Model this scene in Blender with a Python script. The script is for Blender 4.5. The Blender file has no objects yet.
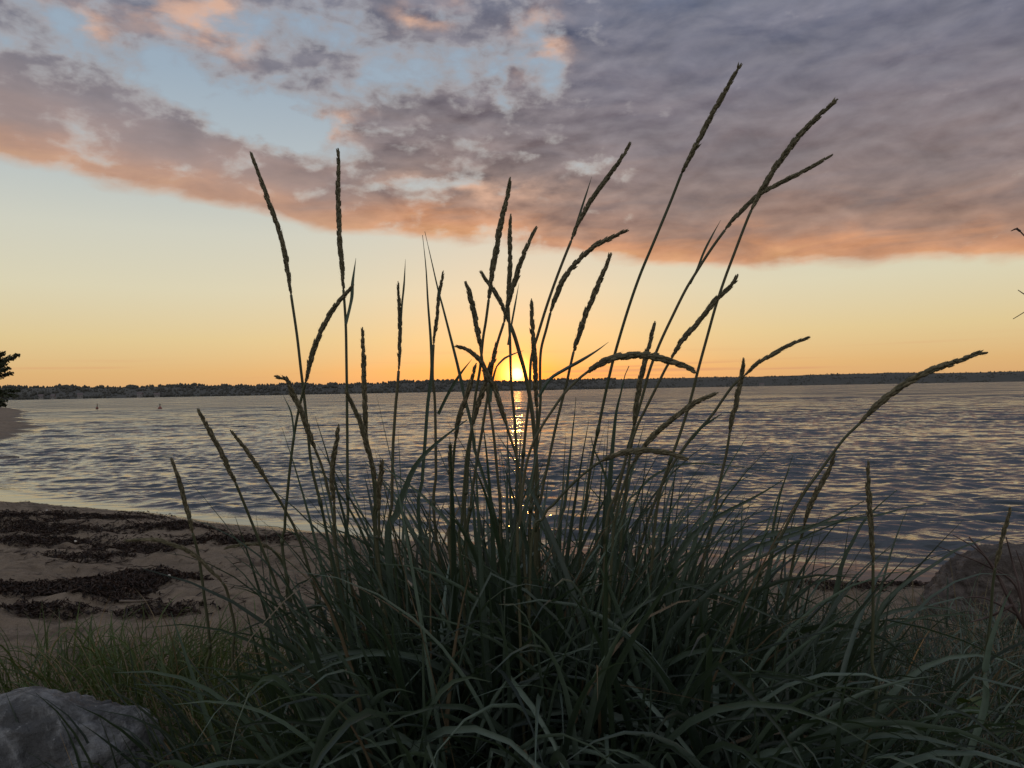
import bpy, math, random
import numpy as np
from mathutils import Matrix, Vector, noise as mnoise

R = math.radians
random.seed(7)
RNG = np.random.default_rng(11)
SC = bpy.context.scene
COL = SC.collection

# ------------------------------------------------------------------ camera
F = 745.0
CAM = Vector((0.0, 0.0, 1.35))
PITCH, ROLL = 0.47, -1.03
cam_d = bpy.data.cameras.new('camera')
cam = bpy.data.objects.new('camera', cam_d)
COL.objects.link(cam)
cam_d.sensor_width = 36.0
cam_d.lens = F / 1024.0 * 36.0
cam_d.clip_start = 0.05
cam_d.clip_end = 20000.0
CM = Matrix.Translation(CAM) @ Matrix.Rotation(R(90 + PITCH), 4, 'X') @ Matrix.Rotation(R(ROLL), 4, 'Z')
cam.matrix_world = CM
SC.camera = cam
CR = CM.to_3x3()


def ray(px, py):
    return CR @ Vector(((px - 512) / F, (384 - py) / F, -1.0))


def at(px, py, d):
    return CAM + ray(px, py) * d


def azel(px, py):
    v = ray(px, py).normalized()
    return math.degrees(math.atan2(v.x, v.y)), math.degrees(math.asin(v.z))


# ------------------------------------------------------------------ exposure / render look
SC.view_settings.view_transform = 'Standard'
SC.view_settings.look = 'None'
SC.view_settings.exposure = 0.0
SC.view_settings.gamma = 1.0
SC.view_settings.use_curve_mapping = False
SC.render.engine = 'CYCLES'
SC.cycles.max_bounces = 8
SC.cycles.transparent_max_bounces = 8
SC.cycles.sample_clamp_indirect = 4.0
SC.cycles.use_denoising = True

SUN_AZ, SUN_EL = azel(517, 374)
SUN_DIR = Vector((math.sin(R(SUN_AZ)) * math.cos(R(SUN_EL)), math.cos(R(SUN_AZ)) * math.cos(R(SUN_EL)), math.sin(R(SUN_EL))))


def lin(c):
    return tuple(((v / 255) / 12.92 if v / 255 <= 0.04045 else ((v / 255 + 0.055) / 1.055) ** 2.4) for v in c)


# ------------------------------------------------------------------ node helpers
class NT:
    def __init__(s, tree):
        s.t = tree

    def n(s, typ, **kw):
        nd = s.t.nodes.new(typ)
        for k, v in kw.items():
            setattr(nd, k, v)
        return nd

    def put(s, sock, v):
        if isinstance(v, S):
            s.t.links.new(v.o, sock)
        elif isinstance(v, bpy.types.NodeSocket):
            s.t.links.new(v, sock)
        else:
            if sock.type == 'RGBA' and len(v) == 3:
                v = (*v, 1.0)
            sock.default_value = v

    def math(s, op, a, b=None, c=None, clamp=False):
        nd = s.n('ShaderNodeMath', operation=op, use_clamp=clamp)
        for i, v in enumerate((a, b, c)):
            if v is not None:
                s.put(nd.inputs[i], v)
        return S(s, nd.outputs[0])

    def smooth(s, e0, e1, x):
        nd = s.n('ShaderNodeMapRange', interpolation_type='SMOOTHSTEP')
        for i, v in enumerate((x, e0, e1, 0.0, 1.0)):
            s.put(nd.inputs[i], v)
        return S(s, nd.outputs[0])

    def mix(s, f, a, b, blend='MIX'):
        nd = s.n('ShaderNodeMix', data_type='RGBA', blend_type=blend, clamp_factor=True)
        s.put(nd.inputs[0], f)
        s.put(nd.inputs[6], a)
        s.put(nd.inputs[7], b)
        return S(s, nd.outputs[2])

    def comb(s, x, y, z=0.0):
        nd = s.n('ShaderNodeCombineXYZ')
        for i, v in enumerate((x, y, z)):
            s.put(nd.inputs[i], v)
        return S(s, nd.outputs[0])

    def noise(s, vec, scale=1.0, detail=4.0, rough=0.5, dist=0.0, color=False):
        nd = s.n('ShaderNodeTexNoise')
        s.put(nd.inputs['Vector'], vec)
        nd.inputs['Scale'].default_value = scale
        nd.inputs['Detail'].default_value = detail
        nd.inputs['Roughness'].default_value = rough
        nd.inputs['Distortion'].default_value = dist
        return S(s, nd.outputs[1 if color else 0])

    def ramp(s, x, stops, interp='LINEAR'):
        nd = s.n('ShaderNodeValToRGB')
        cr = nd.color_ramp
        cr.interpolation = interp
        while len(cr.elements) < len(stops):
            cr.elements.new(0.5)
        for e, (p, c) in zip(cr.elements, stops):
            e.position = p
            e.color = (*c, 1.0)
        s.put(nd.inputs[0], x)
        return S(s, nd.outputs[0])

    def scale(s, col, f):
        nd = s.n('ShaderNodeVectorMath', operation='SCALE')
        s.put(nd.inputs[0], col)
        s.put(nd.inputs['Scale'], f)
        return S(s, nd.outputs[0])

    def sep(s, v, i):
        nd = s.n('ShaderNodeSeparateXYZ')
        s.put(nd.inputs[0], v)
        return nd.outputs[i]

    def vadd(s, a, b):
        nd = s.n('ShaderNodeVectorMath', operation='ADD')
        s.put(nd.inputs[0], a)
        s.put(nd.inputs[1], b)
        return S(s, nd.outputs[0])


class S:
    def __init__(s, nt, o):
        s.nt, s.o = nt, o

    def __add__(s, b): return s.nt.math('ADD', s, b)
    def __radd__(s, b): return s.nt.math('ADD', b, s)
    def __sub__(s, b): return s.nt.math('SUBTRACT', s, b)
    def __rsub__(s, b): return s.nt.math('SUBTRACT', b, s)
    def __mul__(s, b): return s.nt.math('MULTIPLY', s, b)
    def __rmul__(s, b): return s.nt.math('MULTIPLY', b, s)
    def __truediv__(s, b): return s.nt.math('DIVIDE', s, b)


# ------------------------------------------------------------------ sky
def build_sky():
    w = bpy.data.worlds.new('World')
    SC.world = w
    w.use_nodes = True
    t = w.node_tree
    t.nodes.clear()
    N = NT(t)
    gen = N.n('ShaderNodeTexCoord').outputs['Generated']
    nrm = N.n('ShaderNodeVectorMath', operation='NORMALIZE')
    N.put(nrm.inputs[0], gen)
    sep = N.n('ShaderNodeSeparateXYZ')
    N.put(sep.inputs[0], nrm.outputs[0])
    x, y, z = (S(N, sep.outputs[i]) for i in range(3))
    el = N.math('ARCSINE', z) * (180 / math.pi)
    az = N.math('ARCTAN2', x, y) * (180 / math.pi)
    dt = N.n('ShaderNodeVectorMath', operation='DOT_PRODUCT')
    N.put(dt.inputs[0], nrm.outputs[0])
    dt.inputs[1].default_value = SUN_DIR
    ang = N.math('ARCCOSINE', N.math('MINIMUM', S(N, dt.outputs['Value']), 0.999999)) * (180 / math.pi)
    ela = N.math('MAXIMUM', el, 0.0)

    # clear evening air: warm at the horizon, pale, then blue overhead
    e = N.math('POWER', ela / 90.0, 0.5)
    ep = lambda d: (d / 90.0) ** 0.5
    clear = N.ramp(e, [(ep(0), lin((220, 162, 110))), (ep(1.6), lin((228, 186, 128))), (ep(4.0), lin((230, 207, 156))),
                       (ep(7.5), lin((226, 218, 188))), (ep(11.5), lin((215, 215, 200))), (ep(16), lin((190, 200, 203))),
                       (ep(22), lin((162, 180, 196))), (ep(32), lin((150, 166, 188))), (ep(60), lin((150, 164, 190)))])
    back = N.smooth(40.0, 150.0, ang)
    clear = N.mix(back, clear, N.ramp(e, [(0.0, lin((212, 204, 202))), (0.35, lin((236, 233, 232))), (0.8, lin((190, 198, 212)))]))
    sky = N.n('ShaderNodeTexSky', sky_type='NISHITA', sun_disc=False)
    sky.sun_elevation = R(SUN_EL)
    sky.sun_rotation = R(SUN_AZ)
    sky.air_density, sky.dust_density, sky.ozone_density = 1.0, 1.2, 1.0
    nish = N.scale(sky.outputs[0], 0.12)
    clear = N.mix(0.12, clear, nish)
    # glow round the low sun
    g1 = N.math('POWER', 2.718, ang * ang * -0.010)
    g2 = N.math('POWER', 2.718, ang * ang * -0.20)
    el_s = el - SUN_EL
    g3 = N.math('POWER', 2.718, (el_s * el_s * -0.9) + (ang * ang * -0.008))
    glow = N.vadd(N.scale((0.10, 0.005, -0.025), g1), N.vadd(N.scale((1.2, 0.12, -0.06), g2), N.vadd(N.scale((6.0, 2.6, 0.55), N.math('POWER', 2.718, ang * ang * -1.35)), N.scale((0.22, 0.0, -0.05), g3))))
    clear = N.vadd(clear, glow)

    # ---- cloud bank
    co = N.comb(az * 0.075, el * 0.19, 0.0)
    co2 = N.comb(az * 0.05, el * 0.24, 3.7)
    n1 = N.noise(co, 1.0, 9.0, 0.58, 0.25)
    n2 = N.noise(co, 2.5, 6.0, 0.53, 0.25)
    n3 = N.noise(co2, 2.3, 7.0, 0.55, 0.8)
    n2lo = N.noise(N.comb(az * 0.075, (el - 0.55) * 0.19, 0.0), 2.5, 6.0, 0.53, 0.25)
    n4 = N.noise(N.comb(az * 0.16, el * 0.26, 7.7), 3.0, 5.0, 0.55, 0.2)
    relief = n2 - n2lo
    edge_px = [(-60, 146), (0, 160), (100, 186), (180, 200), (260, 214), (330, 234), (420, 240), (500, 250), (600, 262), (690, 271), (780, 267), (900, 264), (1024, 264), (1100, 262)]
    fc = N.n('ShaderNodeFloatCurve')
    cv = fc.mapping.curves[0]
    pts = [((a + 50) / 100, b / 40) for a, b in (azel(*p) for p in edge_px)]
    pts = [(0.0, pts[0][1])] + pts + [(1.0, pts[-1][1])]
    while len(cv.points) < len(pts):
        cv.points.new(0.5, 0.5)
    for p, q in zip(cv.points, pts):
        p.location = q
    fc.mapping.update()
    N.put(fc.inputs['Value'], N.math('DIVIDE', az + 50.0, 100.0, clamp=True))
    e0 = S(N, fc.outputs[0]) * 40.0
    h = el - e0 + (n2 - 0.5) * 2.2 + (n1 - 0.5) * 1.0
    bank = N.smooth(-0.15, 0.85, h)
    wc = N.noise(N.comb(az * 0.10, el * 0.17, 5.5), 1.0, 6.0, 0.6, 0.0, True)
    ws = N.n('ShaderNodeSeparateXYZ')
    N.put(ws.inputs[0], wc)
    waz = az + (S(N, ws.outputs[0]) - 0.5) * 13.0
    wel = el + (S(N, ws.outputs[1]) - 0.5) * 7.0
    gaps = None
    for (gx, gy, rx, ry, k, rot) in [(225, 98, 112, 25, 0.92, 18), (300, 135, 45, 20, 0.8, 10), (420, 80, 100, 34, 0.75, -10), (300, 25, 110, 26, 0.55, 0), (120, 60, 90, 26, 0.27, 15),
                                     (548, 62, 22, 46, 0.55, -30), (518, 105, 14, 34, 0.5, -20), (420, 187, 80, 9, 0.55, -4), (585, 163, 16, 7, 0.5, 0), (540, 160, 18, 6, 0.4, 0),
                                     (792, 233, 12, 5, 0.6, 5), (1000, 240, 26, 6, 0.5, -14), (670, 28, 16, 10, 0.35, 0), (40, 40, 110, 30, 0.24, 10)]:
        ga, ge = azel(gx, gy)
        ra, re = rx / F * 57.3 * 0.9, ry / F * 57.3 * 0.92
        c, s_ = math.cos(R(-rot)), math.sin(R(-rot))
        dx, dy = waz - ga, wel - ge
        u = (dx * c + dy * s_) * (1 / ra)
        v = (dy * c - dx * s_) * (1 / re)
        g = N.math('POWER', 2.718, (u * u + v * v) * -1.0) * k
        gaps = g if gaps is None else gaps + g
    cov = 0.88 + N.smooth(1.0, 12.0, az) * N.smooth(60.0, 40.0, az) * 0.30 - gaps * 0.92 + (n1 - 0.5) * 0.9 + (n2 - 0.5) * 1.5 + (n4 - 0.5) * 1.35
    dens = N.smooth(0.02, 0.86, cov) * bank
    # colour by height above the sunlit lower edge of the bank
    hh = N.math('DIVIDE', h + (n3 - 0.5) * 5.0, 20.0, clamp=True)
    cc = N.ramp(hh, [(0.0, lin((222, 164, 118))), (0.06, lin((204, 146, 110))), (0.14, lin((164, 129, 113))), (0.26, lin((141, 121, 116))), (0.45, lin((130, 119, 123))), (0.7, lin((120, 117, 129))), (1.0, lin((111, 116, 134)))])
    cc = N.scale(cc, 0.98 - (n2 - 0.5) * 0.80 - (n4 - 0.5) * 0.30 - (n1 - 0.5) * 0.45)
    low = N.smooth(9.0, 0.5, h)
    cc = N.vadd(cc, N.scale(N.mix(low, (0.55, 0.50, 0.50), (1.05, 0.60, 0.36)), relief * 0.85 * (1.0 - N.smooth(0.0, 16.0, az) * 0.30)))
    side = N.smooth(-4.0, -26.0, az) * N.smooth(0.6, 3.2, h)
    cc = N.mix(side * 0.62, cc, N.scale(lin((122, 129, 146)), 0.98 - (n2 - 0.5) * 0.7 - (n4 - 0.5) * 0.5))
    cc = N.mix(N.smooth(-5.0, -20.0, az) * low * 0.55, cc, N.scale(lin((180, 152, 138)), 1.0 - (n2 - 0.5) * 0.5))
    thin = dens * (1.0 - dens) * 4.0
    cc = N.mix(thin * 0.30, cc, lin((216, 196, 180)))
    pink = None
    for (gx, gy, rx, ry) in [(190, 18, 34, 15), (72, 14, 22, 9), (342, 128, 20, 10), (545, 46, 16, 22), (415, 4, 26, 8), (240, 12, 16, 10), (470, 190, 60, 8)]:
        ga, ge = azel(gx, gy)
        u = (waz - ga) * (F / (57.3 * rx))
        v = (wel - ge) * (F / (57.3 * ry))
        g = N.math('POWER', 2.718, (u * u + v * v) * -0.6)
        pink = g if pink is None else pink + g
    pink = N.math('MULTIPLY', pink, N.smooth(0.38, 0.62, n2), clamp=True)
    cc = N.mix(pink * 0.75, cc, lin((236, 188, 158)))
    cback = N.smooth(60.0, 140.0, ang)
    cc = N.mix(N.smooth(27.0, 42.0, el) * 0.9, cc, lin((158, 166, 184)))
    cc = N.mix(cback, cc, lin((208, 207, 210)))
    col = N.mix(dens * 0.96, clear, cc)
    # a faint cirrus streak low on the left and bars by the sun
    bars = N.noise(N.comb(az * 0.05, el * 1.9, 9.1), 1.0, 4.0, 0.5)
    col = N.mix(N.smooth(0.54, 0.72, bars) * N.smooth(3.6, 1.2, el) * 0.55, col, lin((214, 150, 112)))
    # haze below the horizon
    col = N.mix(N.smooth(0.0, -2.0, el), col, lin((90, 84, 84)))
    # the sun's face
    disc = N.smooth(0.56, 0.34, ang)
    col = N.vadd(col, N.scale((5.0, 2.2, 0.4), disc))
    bg = N.n('ShaderNodeBackground')
    N.put(bg.inputs[0], col)
    bg.inputs[1].default_value = 1.0
    out = N.n('ShaderNodeOutputWorld')
    t.links.new(bg.outputs[0], out.inputs[0])
    w.cycles.sampling_method = 'MANUAL'
    w.cycles.sample_map_resolution = 2048


build_sky()

sun_d = bpy.data.lights.new('sun', 'SUN')
sun_d.energy = 0.03
sun_d.angle = R(0.6)
sun_d.color = (1.0, 0.36, 0.08)
sun = bpy.data.objects.new('sun', sun_d)
COL.objects.link(sun)
sun.rotation_euler = SUN_DIR.to_track_quat('Z', 'Y').to_euler()


# ------------------------------------------------------------------ object helpers
def tag(o, label=None, cat=None, group=None, kind=None):
    for k, v in (('label', label), ('category', cat), ('group', group), ('kind', kind)):
        if v:
            o[k] = v
    return o


def mesh_obj(name, V, Fc, mat, parent=None, smooth=True, attr=None):
    """V (n,3); Fc either an (m,k) int array or a list of such arrays."""
    V = np.asarray(V, np.float32)
    groups = Fc if isinstance(Fc, list) else [Fc]
    groups = [np.asarray(g, np.int32) for g in groups if len(g)]
    me = bpy.data.meshes.new(name)
    me.vertices.add(len(V))
    me.vertices.foreach_set('co', V.ravel())
    nl = sum(g.size for g in groups)
    npoly = sum(len(g) for g in groups)
    me.loops.add(nl)
    me.polygons.add(npoly)
    me.loops.foreach_set('vertex_index', np.concatenate([g.ravel() for g in groups]))
    tot = np.concatenate([np.full(len(g), g.shape[1], np.int32) for g in groups])
    st = np.concatenate([[0], np.cumsum(tot)[:-1]]).astype(np.int32)
    me.polygons.foreach_set('loop_start', st)
    me.polygons.foreach_set('use_smooth', np.full(npoly, smooth))
    if attr is not None:
        a = me.attributes.new('tone', 'FLOAT', 'POINT')
        a.data.foreach_set('value', np.asarray(attr, np.float32))
    me.update()
    me.validate()
    me.materials.append(mat)
    o = bpy.data.objects.new(name, me)
    COL.objects.link(o)
    if parent:
        o.parent = parent
    return o


def empty(name, loc):
    o = bpy.data.objects.new(name, None)
    o.location = loc
    o.empty_display_size = 0.05
    COL.objects.link(o)
    return o


class MB:
    """collects vertices and faces of one mesh"""

    def __init__(s):
        s.v, s.f3, s.f4, s.t, s.n = [], [], [], [], 0

    def add(s, v, f3=None, f4=None, tone=0.5):
        v = np.asarray(v, np.float32)
        if f3 is not None and len(f3):
            s.f3.append(np.asarray(f3) + s.n)
        if f4 is not None and len(f4):
            s.f4.append(np.asarray(f4) + s.n)
        s.v.append(v)
        s.t.append(np.full(len(v), tone, np.float32))
        s.n += len(v)

    def build(s, name, mat, parent=None, origin=None, smooth=True):
        V = np.concatenate(s.v)
        if origin is not None:
            V = V - np.asarray(origin, np.float32)
        fs = []
        if s.f3:
            fs.append(np.concatenate(s.f3))
        if s.f4:
            fs.append(np.concatenate(s.f4))
        return mesh_obj(name, V, fs, mat, parent, smooth, np.concatenate(s.t))


def catmull(P, n):
    P = np.asarray(P, float)
    P = np.vstack([2 * P[0] - P[1], P, 2 * P[-1] - P[-2]])
    seg = len(P) - 3
    out = []
    d = np.linalg.norm(np.diff(P[1:-1], axis=0), axis=1)
    cum = np.concatenate([[0], np.cumsum(d)])
    for s in np.linspace(0, cum[-1], n):
        i = min(np.searchsorted(cum, s, 'right') - 1, seg - 1)
        u = (s - cum[i]) / max(d[i], 1e-9)
        p0, p1, p2, p3 = P[i:i + 4]
        out.append(0.5 * ((2 * p1) + (-p0 + p2) * u + (2 * p0 - 5 * p1 + 4 * p2 - p3) * u ** 2 + (-p0 + 3 * p1 - 3 * p2 + p3) * u ** 3))
    return np.array(out)


def frames(P):
    T = np.gradient(P, axis=0)
    T /= np.linalg.norm(T, axis=1, keepdims=True) + 1e-12
    A = np.zeros_like(T)
    ref = np.array([0.0, 1.0, 0.0]) if abs(T[0][1]) < 0.9 else np.array([1.0, 0, 0])
    a = ref
    for i, t in enumerate(T):
        a = a - t * np.dot(a, t)
        a = a / (np.linalg.norm(a) + 1e-12)
        A[i] = a
    return T, A, np.cross(T, A)


def tube(mb, P, rad, sides=6, tone=0.5, cap=True):
    P = np.asarray(P, float)
    T, A, B = frames(P)
    n = len(P)
    rad = np.broadcast_to(rad, (n,))
    th = np.linspace(0, 2 * np.pi, sides, endpoint=False)
    V = P[:, None, :] + rad[:, None, None] * (np.cos(th)[None, :, None] * A[:, None, :] + np.sin(th)[None, :, None] * B[:, None, :])
    V = V.reshape(-1, 3)
    i = np.arange(n - 1)[:, None] * sides
    j = np.arange(sides)[None, :]
    k = (j + 1) % sides
    q = np.stack([i + j, i + k, i + sides + k, i + sides + j], -1).reshape(-1, 4)
    f3 = []
    if cap:
        V = np.vstack([V, P[0] - T[0] * rad[0] * 0.3, P[-1] + T[-1] * rad[-1] * 0.3])
        c0, c1 = n * sides, n * sides + 1
        for jj in range(sides):
            kk = (jj + 1) % sides
            f3.append((c0, kk, jj))
            f3.append((c1, (n - 1) * sides + jj, (n - 1) * sides + kk))
    mb.add(V, f3, q, tone)


def ribbon(mb, P, wid, side, fold=0.25, tone=0.5, thick=0.0):
    """a folded leaf blade along P: three points across, 'side' the across direction per point"""
    P = np.asarray(P, float)
    n = len(P)
    T = np.gradient(P, axis=0)
    T /= np.linalg.norm(T, axis=1, keepdims=True) + 1e-12
    S_ = side - T * np.sum(side * T, 1, keepdims=True)
    S_ /= np.linalg.norm(S_, axis=1, keepdims=True) + 1e-12
    Nn = np.cross(T, S_)
    w = np.broadcast_to(wid, (n,))[:, None] * 0.5
    V = np.stack([P - S_ * w + Nn * w * fold, P - Nn * w * fold, P + S_ * w + Nn * w * fold], 1).reshape(-1, 3)
    i = np.arange(n - 1)[:, None] * 3
    j = np.arange(2)[None, :]
    q = np.stack([i + j, i + j + 1, i + 3 + j + 1, i + 3 + j], -1).reshape(-1, 4)
    mb.add(V, None, q, tone)


# numpy value noise ------------------------------------------------
def _h(ix, iy, seed):
    n = (ix * 374761393 + iy * 668265263 + seed * 1442695041) & 0x7fffffff
    n = ((n ^ (n >> 13)) * 1274126177) & 0x7fffffff
    return ((n ^ (n >> 16)) & 0xffff) / 65535.0


def vnoise(x, y, seed=0):
    ix, iy = np.floor(x).astype(np.int64), np.floor(y).astype(np.int64)
    fx, fy = x - ix, y - iy
    ux, uy = fx * fx * (3 - 2 * fx), fy * fy * (3 - 2 * fy)
    a, b = _h(ix, iy, seed), _h(ix + 1, iy, seed)
    c, d = _h(ix, iy + 1, seed), _h(ix + 1, iy + 1, seed)
    return (a * (1 - ux) + b * ux) * (1 - uy) + (c * (1 - ux) + d * ux) * uy - 0.5


def fbm(x, y, oct=4, seed=0, gain=0.5):
    s, a = 0, 1.0
    for o in range(oct):
        s = s + a * vnoise(x * 2 ** o + o * 17.3, y * 2 ** o - o * 9.1, seed + o)
        a *= gain
    return s


def sstep(a, b, x):
    t = np.clip((x - a) / (b - a), 0, 1)
    return t * t * (3 - 2 * t)


# ------------------------------------------------------------------ materials
def new_mat(name):
    m = bpy.data.materials.new(name)
    m.use_nodes = True
    m.node_tree.nodes.clear()
    N = NT(m.node_tree)
    out = N.n('ShaderNodeOutputMaterial')
    p = N.n('ShaderNodeBsdfPrincipled')
    m.node_tree.links.new(p.outputs[0], out.inputs[0])
    return m, N, p, out


def pos(N):
    return N.n('ShaderNodeNewGeometry').outputs['Position']


def opos(N):
    return N.n('ShaderNodeTexCoord').outputs['Object']


def bump(N, p, hgt, dist, strength=1.0):
    b = N.n('ShaderNodeBump')
    b.inputs['Strength'].default_value = strength
    b.inputs['Distance'].default_value = dist
    N.put(b.inputs['Height'], hgt)
    N.put(p.inputs['Normal'], b.outputs[0])


def leaf_mat(name, c0, c1, trans, tw=0.3, rough=0.5, dry=None):
    m, N, p, out = new_mat(name)
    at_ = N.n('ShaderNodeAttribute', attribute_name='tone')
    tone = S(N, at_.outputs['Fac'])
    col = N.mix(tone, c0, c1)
    nz = N.noise(pos(N), 60.0, 3.0)
    if dry:
        col = N.mix(N.smooth(0.90, 0.97, tone), col, dry)
    col = N.scale(col, 0.75 + nz * 0.5)
    N.put(p.inputs['Base Color'], col)
    p.inputs['Roughness'].default_value = rough
    p.inputs['Specular IOR Level'].default_value = 0.35
    tr = N.n('ShaderNodeBsdfTranslucent')
    N.put(tr.inputs[0], N.mix(N.smooth(0.90, 0.97, tone), trans, dry or trans))
    mx = N.n('ShaderNodeMixShader')
    mx.inputs[0].default_value = tw
    N.t.links.new(p.outputs[0], mx.inputs[1])
    N.t.links.new(tr.outputs[0], mx.inputs[2])
    N.t.links.new(mx.outputs[0], out.inputs[0])
    return m


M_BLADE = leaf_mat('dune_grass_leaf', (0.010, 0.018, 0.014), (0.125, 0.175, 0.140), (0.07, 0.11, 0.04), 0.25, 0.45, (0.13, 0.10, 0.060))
M_GREEN = leaf_mat('meadow_grass_leaf', (0.024, 0.044, 0.014), (0.095, 0.145, 0.050), (0.10, 0.12, 0.03), 0.3, 0.5, (0.22, 0.15, 0.07))
M_STRAW = leaf_mat('straw', (0.10, 0.085, 0.045), (0.22, 0.17, 0.10), (0.16, 0.11, 0.05), 0.2, 0.6)
M_STEM = leaf_mat('grass_stem', (0.050, 0.060, 0.030), (0.085, 0.080, 0.045), (0.08, 0.08, 0.03), 0.12, 0.5)
M_HEAD = leaf_mat('grass_seed_head', (0.080, 0.076, 0.042), (0.20, 0.175, 0.105), (0.24, 0.17, 0.07), 0.28, 0.65)
M_WEED = leaf_mat('weed_leaf', (0.025, 0.050, 0.012), (0.045, 0.075, 0.02), (0.06, 0.09, 0.01), 0.2, 0.7)
M_TREE = leaf_mat('tree_leaf', (0.020, 0.028, 0.012), (0.05, 0.06, 0.03), (0.05, 0.05, 0.01), 0.2, 0.5)


def sand_mat():
    m, N, p, out = new_mat('beach_sand')
    ps = pos(N)
    sp = N.n('ShaderNodeSeparateXYZ')
    N.put(sp.inputs[0], ps)
    z = S(N, sp.outputs[2])
    n1 = N.noise(ps, 1.6, 6.0, 0.6)
    n2 = N.noise(ps, 14.0, 6.0, 0.65)
    n3 = N.noise(ps, 220.0, 3.0, 0.6)
    dry = N.mix(n1, (0.140, 0.104, 0.073), (0.265, 0.210, 0.155))
    dry = N.scale(dry, 0.15 + n2 * 0.85 + N.noise(ps, 5.5, 5.0, 0.65) * 0.75 + (n3 - 0.5) * 0.6)  # mottling follows the bump noise, painting shade into the hollows
    st = N.noise(N.comb(S(N, N.sep(ps, 0)) * 2.2, S(N, N.sep(ps, 1)) * 7.0, 0.0), 1.0, 6.0, 0.68, 0.4)
    dry = N.mix(N.smooth(0.50, 0.66, st) * 0.62, dry, (0.050, 0.036, 0.027))
    # flecks of dried weed and small shells
    fl = N.noise(ps, 48.0, 4.0, 0.7)
    dry = N.mix(N.smooth(0.60, 0.68, fl) * N.smooth(0.45, 0.62, n1) * 0.8, dry, (0.035, 0.025, 0.018))
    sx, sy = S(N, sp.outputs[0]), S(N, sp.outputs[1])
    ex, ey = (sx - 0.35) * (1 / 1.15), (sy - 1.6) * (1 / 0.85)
    clump_shade = N.smooth(1.25, 0.75, ex * ex + ey * ey + (n1 - 0.5) * 0.8)  # darkens the ground under the clump, painting in shade between the leaves
    dry = N.mix(clump_shade, dry, N.scale((0.030, 0.022, 0.016), 0.5 + n2))
    wet = N.smooth(0.16, 0.02, z + (n1 - 0.5) * 0.10)
    col = N.mix(wet * 0.8, dry, N.scale(dry, 0.42))
    N.put(p.inputs['Base Color'], col)
    film = N.smooth(0.055, 0.012, z + (n1 - 0.5) * 0.03)
    N.put(p.inputs['Roughness'], 0.9 - wet * 0.35 - film * 0.45)
    N.put(p.inputs['Specular IOR Level'], 0.25 + film * 0.3)
    n4 = N.noise(ps, 5.5, 5.0, 0.65)
    bump(N, p, n4 * 2.0 + n2 * 1.2 + n3 * 0.2 + fl * 0.4, 0.035, 1.0)
    return m


def water_mat():
    m, N, p, out = new_mat('sea_water')
    ps = pos(N)
    mp = N.n('ShaderNodeMapping')
    N.put(mp.inputs[0], ps)
    mp.inputs['Scale'].default_value = (0.55, 1.0, 1.0)
    v = mp.outputs[0]
    n0 = N.noise(v, 0.06, 4.0, 0.6)
    n1 = N.noise(v, 1.1, 5.0, 0.55)
    n2 = N.noise(v, 7.0, 4.0, 0.6)
    dp = N.n('ShaderNodeVectorMath', operation='LENGTH')
    N.put(dp.inputs[0], ps)
    dist = S(N, dp.outputs['Value'])
    far = N.smooth(22.0, 110.0, dist)
    mid = N.smooth(8.0, 45.0, dist)
    base = N.mix(N.smooth(9.0, 5.0, dist), (0.017, 0.025, 0.031), (0.030, 0.032, 0.030))
    N.put(p.inputs['Base Color'], base)
    wind = N.noise(N.comb(S(N, N.sep(ps, 0)) * 0.05, S(N, N.sep(ps, 1)) * 0.16, 0.0), 1.0, 5.0, 0.65)
    N.put(p.inputs['Roughness'], 0.02 + mid * 0.04 + far * (0.14 + N.smooth(0.40, 0.62, wind) * 0.22))
    p.inputs['IOR'].default_value = 1.333
    n3 = N.noise(v, 0.30, 4.0, 0.6)
    hgt = (n1 - 0.5) * (0.10 + mid * 0.35) * (0.5 + n0) + (n2 - 0.5) * (0.020 + 0.05 * mid) + (n3 - 0.5) * far * 2.2
    calm = S(N, N.n('ShaderNodeAttribute', attribute_name='tone').outputs['Fac'])
    bump(N, p, hgt * (1.0 - calm * 0.9), 0.5, 1.0)
    return m


def rock_mat(name, c0, c1, c2):
    m, N, p, out = new_mat(name)
    o = opos(N)
    n1 = N.noise(o, 4.0, 9.0, 0.68, 0.6)
    n2 = N.noise(o, 42.0, 5.0, 0.7)
    n3 = N.noise(o, 150.0, 2.0, 0.6)
    col = N.mix(N.smooth(0.44, 0.56, n1), c0, c1)
    col = N.mix(N.smooth(0.60, 0.70, n2) * 0.7, col, c2)
    col = N.scale(col, 0.65 + n3 * 0.7)
    N.put(p.inputs['Base Color'], col)
    p.inputs['Roughness'].default_value = 0.85
    p.inputs['Specular IOR Level'].default_value = 0.3
    bump(N, p, n1 * 1.5 + n2 * 0.6 + n3 * 0.1, 0.03, 0.8)
    return m


def plain_mat(name, col, rough=0.7, nscale=30.0, amp=0.6):
    m, N, p, out = new_mat(name)
    n = N.noise(opos(N), nscale, 5.0, 0.6)
    N.put(p.inputs['Base Color'], N.scale(col, 1.0 - amp * 0.5 + n * amp))
    p.inputs['Roughness'].default_value = rough
    bump(N, p, n, 0.004, 0.6)
    return m


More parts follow.
